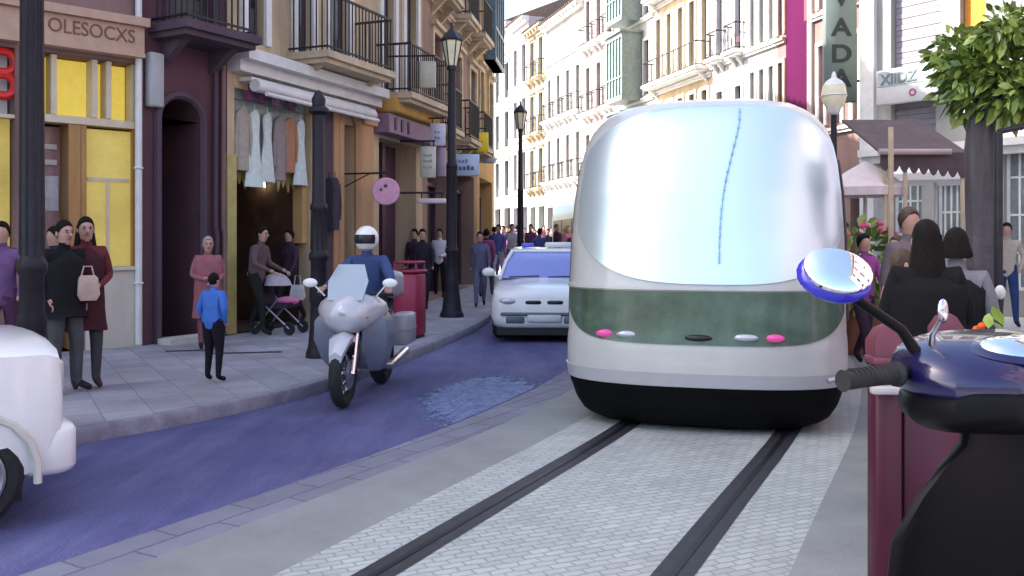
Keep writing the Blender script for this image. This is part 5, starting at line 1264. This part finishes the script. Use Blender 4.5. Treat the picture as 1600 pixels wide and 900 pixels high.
# pushchair
q=G(436,521,.123); st=empty('pushchair',(q.x,q.y,.123),R(75),'dark pushchair with a pale hood and pink trim in front of the clothes shop','pushchair')
mb=MB(); 
for s in (-.22,.22):
    mb.tube([(s,.42,.95),(s,.12,.45),(s,-.30,.10)],.014); mb.tube([(s,-.1,.55),(s,.30,.10)],.014)
mb.tube([(-.22,.42,.95),(.22,.42,.95)],.018); mb.build('frame',M['steel'],st)
for x in (-.22,.22):
    for y in (-.30,.30): mb=MB(); mb.torus((x,y,.10),(1,0,0),.08,.02,0,18,6); mb.disc((x,y,.10),(1,0,0),.06,.02); mb.build('wheel',M['rubber'],st)
mb=MB(); mb.loft([[(-.2,-.25,.42),(.2,-.25,.42),(.2,.15,.40),(-.2,.15,.40)],[(-.2,-.28,.50),(.2,-.28,.50),(.2,.12,.48),(-.2,.12,.48)]],0); mb.loft([[(-.2,.12,.42),(.2,.12,.42),(.2,.18,.42),(-.2,.18,.42)],[(-.2,.26,.85),(.2,.26,.85),(.2,.32,.83),(-.2,.32,.83)]],0); mb.build('seat',cloth(.04,.03,.05),st)
mb=MB(); mb.ball((0,.05,.72),.21,.26,.24,0,14,6,10,90); mb.build('hood',cloth(.45,.40,.44),st)
mb=MB(); mb.ball((0,-.15,.52),.12,.2,.07); mb.build('blanket',cloth(.55,.16,.30),st)
# crowd far up the street
CG='distant pedestrians far up the street'
rc=random.Random(11); cols=[((.05,.05,.12),'dark navy'),((.10,.10,.28),'blue'),((.30,.09,.18),'plum'),((.02,.02,.03),'black'),((.45,.42,.45),'pale grey'),((.16,.10,.22),'violet'),((.35,.30,.22),'beige'),((.10,.04,.10),'dark wine')]
acts=['walking','strolling','heading up the street','coming down the street']
spots=[(772,30),(779,27),(786,33),(793,36),(800,29),(807,40),(813,34),(829,31),(836,38),(843,28),(850,43),(856,33),(862,46),(868,37),(875,30),(881,41),(888,35),(894,48),(899,31),(797,46),(819,44),(846,50),(870,52),(768,35),(833,47)]
for i,(x,dd) in enumerate(spots):
    c_,cn=cols[i%8]; t_,tn=cols[(i*3+1)%8]
    rk=['first','second','third','fourth','fifth','sixth','seventh','eighth','ninth','tenth','eleventh','twelfth','thirteenth','fourteenth','fifteenth','sixteenth','seventeenth','eighteenth','nineteenth','twentieth','twenty-first','twenty-second','twenty-third','twenty-fourth','twenty-fifth'][sorted(s_[0] for s_ in spots).index(x)]
    person(x,dd,'%s topped walker in %s trousers, %s from left in far crowd'%(cn,tn,rk),c_,t_,h=rc.uniform(1.6,1.82),rz=R(rc.choice((0,180))+rc.uniform(-25,25)),pose=WALK if i%3 else POCK,pk='walk' if i%3 else 'pock',group=CG)
# people on the right
person(1447,5.35,'person in a bulky black coat with long dark hair, back turned, behind the scooter',(.010,.010,.011),(.010,.010,.012),h=1.70,rz=R(165),pose=HOLD,pk='hold2',bulk=1.3,coat=(.009,.009,.010),coatz=.35,flare=1.15,hairlen=.30,detail=True)
person(1494,5.9,'dark haired person in a black coat over grey clothes directly left of the tree trunk',(.18,.18,.20),(.012,.012,.014),h=1.66,rz=R(150),pose=HOLD,pk='hold2',bulk=1.1,coat=(.012,.012,.014),coatz=.4,detail=True,hairlen=.12)
person(1408,6.4,'person with a pale pink top and dark skirt left of the black coat',(.50,.34,.36),(.05,.03,.05),h=1.52,rz=R(100),pose=HOLD,pk='hold2',skirt=(.05,.02,.05),coatz=.45,detail=True,hair='hair_brown')
person(1420,8.2,'tall person with reddish brown hair whose head shows above the black coat',(.20,.16,.17),(.05,.04,.05),h=1.88,rz=R(10),hair='hair_brown')
person(1573,15,'man in a beige shirt and dark blue trousers just right of the tree trunk',(.50,.42,.34),(.03,.06,.16),h=1.74,rz=R(-30),pose=POCK,pk='pock',zoff=.145)
person(1349,11.2,'person in plum and lilac clothes between the tram and the cream pole',(.30,.08,.26),(.05,.03,.05),h=1.66,rz=R(15),pose=WALK,pk='walk')
person(1486,12.0,'person in lilac grey clothes under the cafe awning',(.30,.27,.36),(.05,.06,.12),h=1.70,rz=R(-15),pose=POCK,pk='pock')
person(1402,10.4,'person with an orange pink face turned left beside the cream pole',(.45,.20,.12),(.20,.05,.05),h=1.64,rz=R(-60),pose=POCK,pk='pock',hair='hair_brown')

# ---------------------------------------------------------------- litter bin
q=G(640,527,.123); o=empty('litter_bin',(q.x,q.y,.123),R(-15),'tall dark red litter bin on the kerb behind the motorcycle','bin')
M['binred']=mat('dark_red_bin',(.30,.018,.06),.45,var=.2,scale=5)
mb=MB(); mb.rbox(-.20,.20,-.2,.2,.03,.98,.04); mb.build('body',M['binred'],o)
mb=MB(); mb.rbox(-.215,.215,-.215,.215,.985,1.03,.015); mb.rbox(-.19,.19,-.19,.19,1.12,1.16,.015)
for sx in (-.17,.17):
    for sy in (-.17,.17): mb.box(sx-.015,sx+.015,sy-.015,sy+.015,1.03,1.125)
mb.build('lid',M['binred'],o)
mb=MB(); mb.box(-.18,.18,-.18,.18,0,.029); mb.build('base',M['black'],o)

# ---------------------------------------------------------------- motorcycle and rider
mq=G(533,637,0); hdg=R(-6)
mo=empty('motorcycle',(mq.x+.02,mq.y,0.0),hdg,'white touring motorcycle with panniers coming towards the camera in the blue lane','motorcycle')
def wheel(y,R_,wd,parent,spk=18):
    mb=MB(); mb.torus((0,y,R_),(1,0,0),R_-wd*.5,wd*.5,0,34,10,1.1); w_=mb.build('wheel',M['rubber'],parent)
    mb=MB(); mb.torus((0,y,R_),(1,0,0),R_-wd*1.05,.018,0,30,6); mb.disc((0,y,R_),(1,0,0),.05,.14,0,14)
    for k in range(spk):
        a=2*math.pi*k/spk; sx=.04 if k%2 else -.04; mb.tube([(sx,y+math.cos(a+.25)*.05,R_+math.sin(a+.25)*.05),(0,y+math.cos(a)*(R_-wd),R_+math.sin(a)*(R_-wd))],.004,0,4)
    mb.build('rim',M['chrome'],w_)
    mb=MB(); mb.disc((.065,y,R_),(1,0,0),.14,.008,0,24); mb.build('brake_disc',M['steel'],w_)
M['silver']=mat('silver_white_paint',(.50,.50,.53),.3,.1,var=.05,coat=.4); M['panm']=mat('grey_white_pannier',(.34,.34,.37),.4,var=.1)
wheel(.0,.32,.11,mo); wheel(1.46,.32,.15,mo)
mb=MB()
for s in (-.095,.095): mb.tube([(s,.0,.32),(s,.12,.62),(s,.27,1.0)],.024,0,8)
mb.build('fork',M['chrome'],mo)
mb=MB(); mb.loft([[(x*f,y,z+dz) for x,z in ((-.09,.6),(.09,.6),(.1,.66),(.0,.70),(-.1,.66))] for y,f,dz in ((-.26,.6,-.14),(-.12,1,0),(.02,1,.03),(.16,1,0),(.3,.7,-.16))],0); mb.build('mudguard',M['silver'],mo)
mb=MB(); mb.loft([[(x*w_,y,zc+z*hh) for x,z in [(math.cos(2*math.pi*k/16),math.sin(2*math.pi*k/16)) for k in range(16)]] for y,w_,zc,hh in ((-.03,.09,.86,.07),(.0,.17,.87,.13),(.08,.24,.88,.19),(.20,.31,.90,.20),(.34,.36,.92,.17),(.46,.33,.90,.12))],0); mb.build('fairing',M['silver'],mo)
mb=MB()
for s in (-1,1): mb.loft([[(s*xi,y0,z0),(s*xo,y0+.07,z0),(s*(xo+.01),.52,z0),(s*xi,.56,z0)] for xi,xo,y0,z0 in ((.16,.25,.36,.30),(.15,.32,.26,.42),(.14,.37,.18,.62),(.13,.36,.16,.80),(.12,.30,.18,.88))],0)
mb.build('side_fairing',mat('blue_grey_fairing',(.16,.18,.24),.35,var=.1),mo)
mb=MB(); mb.loft([[(-.17,.05,1.02),(.17,.05,1.02),(.17,.07,1.02),(-.17,.07,1.02)],[(-.20,.17,1.2),(.20,.17,1.2),(.20,.185,1.2),(-.20,.185,1.2)],[(-.13,.28,1.36),(.13,.28,1.36),(.13,.29,1.36),(-.13,.29,1.36)]],0); mb.build('windshield',mat('pale_windshield',(.30,.36,.40),.1,.2,var=0,spec=.7),mo)
mb=MB(); mb.ball((0,.015,.90),.11,.05,.085); mb.build('headlight',M['lampglass'],mo)
for s in (-1,1): mb=MB(); mb.ball((s*.20,.07,.86),.03,.025,.02); mb.build('indicator',M['orange'],mo)
mb=MB(); mb.tube([(-.36,.42,1.06),(-.20,.30,1.07),(0,.28,1.05),(.20,.30,1.07),(.36,.42,1.06)],.014,0,8)
for s in (-1,1): mb.tube([(s*.28,.36,1.065),(s*.38,.43,1.06)],.02,0,8)
mb.build('handlebar',M['black'],mo)
for s in (-1,1): mb=MB(); mb.tube([(s*.26,.25,1.05),(s*.36,.22,1.16)],.008); mb.ball((s*.40,.22,1.18),.075,.02,.045); mb.build('wing_mirror',M['whitepaint'],mo)
mb=MB(); mb.loft([[(x*w_,y,zc+z*hh) for x,z in [(math.cos(2*math.pi*k/14),math.sin(2*math.pi*k/14)) for k in range(14)]] for y,w_,zc,hh in ((.42,.08,.90,.06),(.5,.17,.90,.12),(.7,.19,.88,.13),(.88,.12,.84,.08))],0); mb.build('fuel_tank',M['silver'],mo)
mb=MB(); mb.rbox(-.19,.19,.45,.85,.30,.68,.05); mb.rbox(-.28,.28,.5,.75,.34,.5,.05); mb.tube([(-.1,.3,.95),(-.12,.8,.45),(-.05,1.4,.34)],.03); mb.tube([(.1,.3,.95),(.12,.8,.45),(.05,1.4,.34)],.03); mb.build('engine',M['steel'],mo)
mb=MB(); mb.loft([[(-w_,y,z),(w_,y,z),(w_*1.05,y,z+.07),(0,y,z+.10),(-w_*1.05,y,z+.07)] for y,w_,z in ((.85,.11,.76),(1.0,.16,.76),(1.35,.15,.80),(1.6,.10,.86))],0); mb.build('seat',M['black'],mo)
for s in (-1,1): mb=MB(); mb.rbox(s*.27-.10,s*.27+.10,1.15,1.60,.46,.80,.03); mb.rbox(s*.27-.102,s*.27+.102,1.148,1.602,.62,.64,.005); mb.build('pannier',M['panm'],mo); mb=MB(); mb.tube([(s*.16,.7,.32),(s*.2,1.0,.26),(s*.22,1.7,.34)],[.03,.04,.05],0,10); mb.build('exhaust',M['chrome'],mo)
mb=MB(); mb.rbox(-.19,.19,1.45,1.8,.95,1.25,.06); mb.build('top_box',M['panm'],mo)
RID=dict(pel=(0,0,.0),spi=(0,-.04,.18),che=(0,-.11,.37),nb=(0,-.15,.50),nk=(0,-.16,.56),jaw=(0,-.185,.63),hd=(0,-.17,.71),top=(0,-.16,.78),shl=(-.175,-.12,.46),shr=(.175,-.12,.46),ell=(-.30,-.30,.27),wrl=(-.33,-.52,.20),hal=(-.34,-.58,.19),elr=(.30,-.30,.27),wrr=(.33,-.52,.20),har=(.34,-.58,.19),
 hil=(-.10,-.02,-.03),knl=(-.25,-.40,-.08),anl=(-.24,-.22,-.46),tol=(-.25,-.38,-.52),hir=(.10,-.02,-.03),knr=(.25,-.40,-.08),anr=(.24,-.22,-.46),tor=(.25,-.38,-.52))
wl=Matrix.Translation((mo.location.x,mo.location.y,0))@Matrix.Rotation(hdg,4,'Z')@Vector((0,1.0,.93))
o=person(0,0,'motorcycle rider in a blue jacket and white helmet sitting on the white motorcycle',(.05,.08,.19),(.02,.025,.05),(.015,.015,.015),h=1.72,rz=hdg,pose=RID,pk='ride',bulk=1.12,detail=True,loc=wl)
mb=MB(); hc=Vector((0,-.165,.695)); mb.ball(hc,.128,.145,.14,0,20,12,-50,90); 
for ch in list(o.children):
    if ch.name.startswith('hair'): bpy.data.objects.remove(ch)
mb.build('helmet',M['whitepaint'],o)
mb=MB(); rings=[]
for e in (-22,0,18): rings.append([(hc.x+.134*math.cos(R(e))*math.sin(R(a)),hc.y-.152*math.cos(R(e))*math.cos(R(a)),hc.z+.14*math.sin(R(e))) for a in range(-60,61,12)])
mb.closed_ok=False; mb.loft(rings,0,False,False); mb.build('visor',M['glass'],o)

# ---------------------------------------------------------------- scooter in the foreground, seen from its saddle
M['bluepaint']=mat('deep_blue_scooter_paint',(.008,.006,.055),.25,.1,var=.05,coat=.6); M['rimblue']=mat('bright_blue_mirror_shell',(.03,.03,.45),.25,var=.05,coat=.5); M['scoot']=mat('black_scooter_plastic',(.0045,.0045,.0055),.45,0,var=.15,scale=10,spec=.15)
M['mirrorg']=mat('mirror_glass',(.85,.88,.92),.03,1,var=0)
sc=empty('scooter',(1.112,2.02,.012),R(6),'black and blue motor scooter parked in the right foreground with its round mirror up','scooter')
Zh=1.285
# local: forward +Y, origin below the steering head
mb=MB(); pts=[(-.36,-.05,Zh+.005),(-.24,-.01,Zh+.01),(-.10,.03,Zh-.02),(.0,.05,Zh-.06),(.10,.03,Zh-.02),(.24,-.01,Zh+.01),(.36,-.05,Zh+.005)]; mb.tube(pts,.016,0,10); mb.build('handlebar',M['scoot'],sc)
for s in (-1,1):
    mb=MB(); mb.tube([(s*.265,-.02,Zh+.008),(s*.275,-.022,Zh+.008),(s*.28,-.025,Zh+.008),(s*.41,-.072,Zh+.004),(s*.42,-.075,Zh+.004)],[.028,.028,.020,.020,.024],0,12)
    for k in range(9): mb.torus((s*(.29+.013*k),-.028-.0046*k,Zh+.008),(1,-.35*s,0),.0195,.0028,0,14,5)
    mb.build('grip',M['rubber'],sc)
    mb=MB(); mb.tube([(s*.22,.04,Zh+.01),(s*.27,.075,Zh+.0),(s*.40,.04,Zh-.015)],[.011,.009,.006],0,8); mb.build('brake_lever',M['steel'],sc)
mb=MB()   # cowl over the bars
def ring(y,w_,zc,hh,n=26,p=.75): return [(w_*math.copysign(abs(math.cos(a))**p,math.cos(a)),y,zc+hh*math.copysign(abs(math.sin(a))**p,math.sin(a))) for a in [2*math.pi*k/n for k in range(n)]]
mb.loft([ring(-.14,.07,Zh-.02,.03),ring(-.11,.19,Zh-.015,.055),ring(-.03,.24,Zh+.0,.075),ring(.08,.23,Zh+.01,.085),ring(.17,.17,Zh+.005,.075),ring(.22,.08,Zh-.01,.04)],0); mb.build('cowl',M['bluepaint'],sc)
mb=MB(); mb.loft([ring(-.16,.09,Zh-.055,.03),ring(-.12,.20,Zh-.06,.05),ring(-.02,.24,Zh-.07,.06),ring(.10,.20,Zh-.07,.06),ring(.16,.1,Zh-.06,.04)],0); mb.build('lower_cowl',M['scoot'],sc)
mb=MB(); s0=len(mb.v); mb.ball((0,0,0),.115,.06,.022,0,22,8); mb.xf(Matrix.Translation((.02,-.055,Zh+.066))@Matrix.Rotation(R(18),4,'X')); mb.build('instrument_glass',M['mirrorg'],sc)
mb=MB(); mb.ball((0,0,0),.135,.075,.018,0,22,8); mb.xf(Matrix.Translation((.02,-.052,Zh+.060))@Matrix.Rotation(R(18),4,'X')); mb.build('instrument_surround',M['bluepaint'],sc)
for s in (-1,1):
    base_=Vector((s*.20,.02,Zh+.05)); c=Vector((s*.395,.03,Zh+.225)) 
    if s<0: c=Vector((-.392,.02,Zh+.222))
    mb=MB(); mb.tube([base_,base_+Vector((s*.03,.01,.05)),c+Vector((-s*.06,.03,-.05)),c+Vector((-s*.02,.02,-.02))],[.014,.012,.012,.014],0,10); st_=mb.build('mirror_stem',M['scoot'],sc)
    Mm=Matrix.Translation(c)@Matrix.Rotation(R(8*s),4,'Z')@Matrix.Rotation(R(-31),4,'X')@Matrix.Rotation(R(s*-14 if s<0 else 14),4,'Y')
    mb=MB(); mb.ball((0,.006,0),.083,.034,.062,0,28,12); mb.xf(Mm); mm=mb.build('mirror',M['rimblue'],sc)
    mb=MB(); mb.loft([[(a_*math.cos(t),y,b_*math.sin(t)) for t in [2*math.pi*k/32 for k in range(32)]] for a_,b_,y in ((.073,.053,-.018),(.074,.054,-.030),(.068,.048,-.034),(.02,.015,-.0355))],0); mb.xf(Mm); mb.build('mirror_glass',M['mirrorg'],mm)
mb=MB(); mb.tube([(-.165,.02,Zh+.02),(-.168,.01,Zh+.09),(-.160,-.01,Zh+.125)],[.010,.007,.005],0,8); mb.ball((-.158,-.015,Zh+.145),.013,.008,.028,0,12,6); mb.build('clutch_cable',M['chrome'],sc)
mb=MB(); mb.loft([[( w_*math.cos(a),y+.05*math.sin(a)+.06*(math.cos(a)**2)*-1,z) for a in [2*math.pi*k/24 for k in range(24)]] for z,w_,y in ((.32,.19,.12),(.5,.26,.10),(.75,.285,.07),(.92,.275,.05),(1.02,.22,.04),(1.08,.17,.04),(1.13,.11,.045),(1.22,.09,.05))],0); mb.build('leg_shield',M['scoot'],sc)
mb=MB(); mb.rbox(-.23,.23,-.42,.16,.27,.33,.02); mb.build('footboard',M['scoot'],sc)
mb=MB(); mb.loft([ring(-.34,.12,.55,.18),ring(-.44,.22,.54,.24),ring(-.75,.25,.56,.25),ring(-1.1,.23,.60,.22),ring(-1.4,.12,.66,.13)],0); mb.build('rear_body',M['bluepaint'],sc)
mb=MB(); mb.loft([ring(-.36,.10,.79,.035),ring(-.46,.16,.80,.05),ring(-.8,.18,.81,.055),ring(-1.0,.17,.84,.07),ring(-1.3,.14,.87,.06),ring(-1.38,.08,.87,.03)],0); mb.build('seat',M['scoot'],sc)
for y,nm in ((.42,'wheel'),(-1.02,'wheel')):
    mb=MB(); mb.torus((0,y,.235),(1,0,0),.175,.058,0,28,10,1.05); w_=mb.build(nm,M['rubber'],sc); mb=MB(); mb.disc((0,y,.235),(1,0,0),.125,.06,0,20); mb.build('rim',M['steel'],w_)
mb=MB(); mb.loft([ring(.14,.09,.62,.16),ring(.3,.10,.56,.10),ring(.45,.10,.50,.05),ring(.62,.07,.40,.03)],0); mb.build('front_mudguard',M['bluepaint'],sc)
mb=MB(); mb.tube([(0,.12,1.1),(.0,.30,.55),(.09,.42,.235)],.022); mb.tube([(.0,.30,.55),(-.09,.42,.235)],.022); mb.build('fork',M['steel'],sc)
mb=MB(); mb.tube([(-.02,-.55,.30),(-.2,-.6,.02)],.014); mb.build('stand',M['steel'],sc)

# ---------------------------------------------------------------- pink house to the right of the camera (mirrored in the windscreen)
f=Fac(Vector((9.3,12.5,0)),Vector((7.2,-9,0)))
r=empty('pink_house',f.A,f.rz,'pink house out of the frame to the right, mirrored in the tram windscreen','building')
n=6; ops=[]
for i in range(n):
    for z in (4.2,7.6,11): ops.append((i*3.5+1.1,i*3.5+2.2,z,z+2.2,.22))
    ops.append((i*3.5+.5,i*3.5+2.8,.1,3,.4))
wall_mesh(f.W,-.3,14,ops).build('wall',plaster('dusty_lilac_render',(.30,.24,.30)),r); roof(f.W,14,r)
for o_ in ops:
    if o_[2]>3: window(r,*o_[:4],style='french')
    else: mb=MB(); mb.box(o_[0]+.02,o_[1]-.02,.3,.34,.12,2.98); mb.build('shopfront_frame',M['framed'],r)
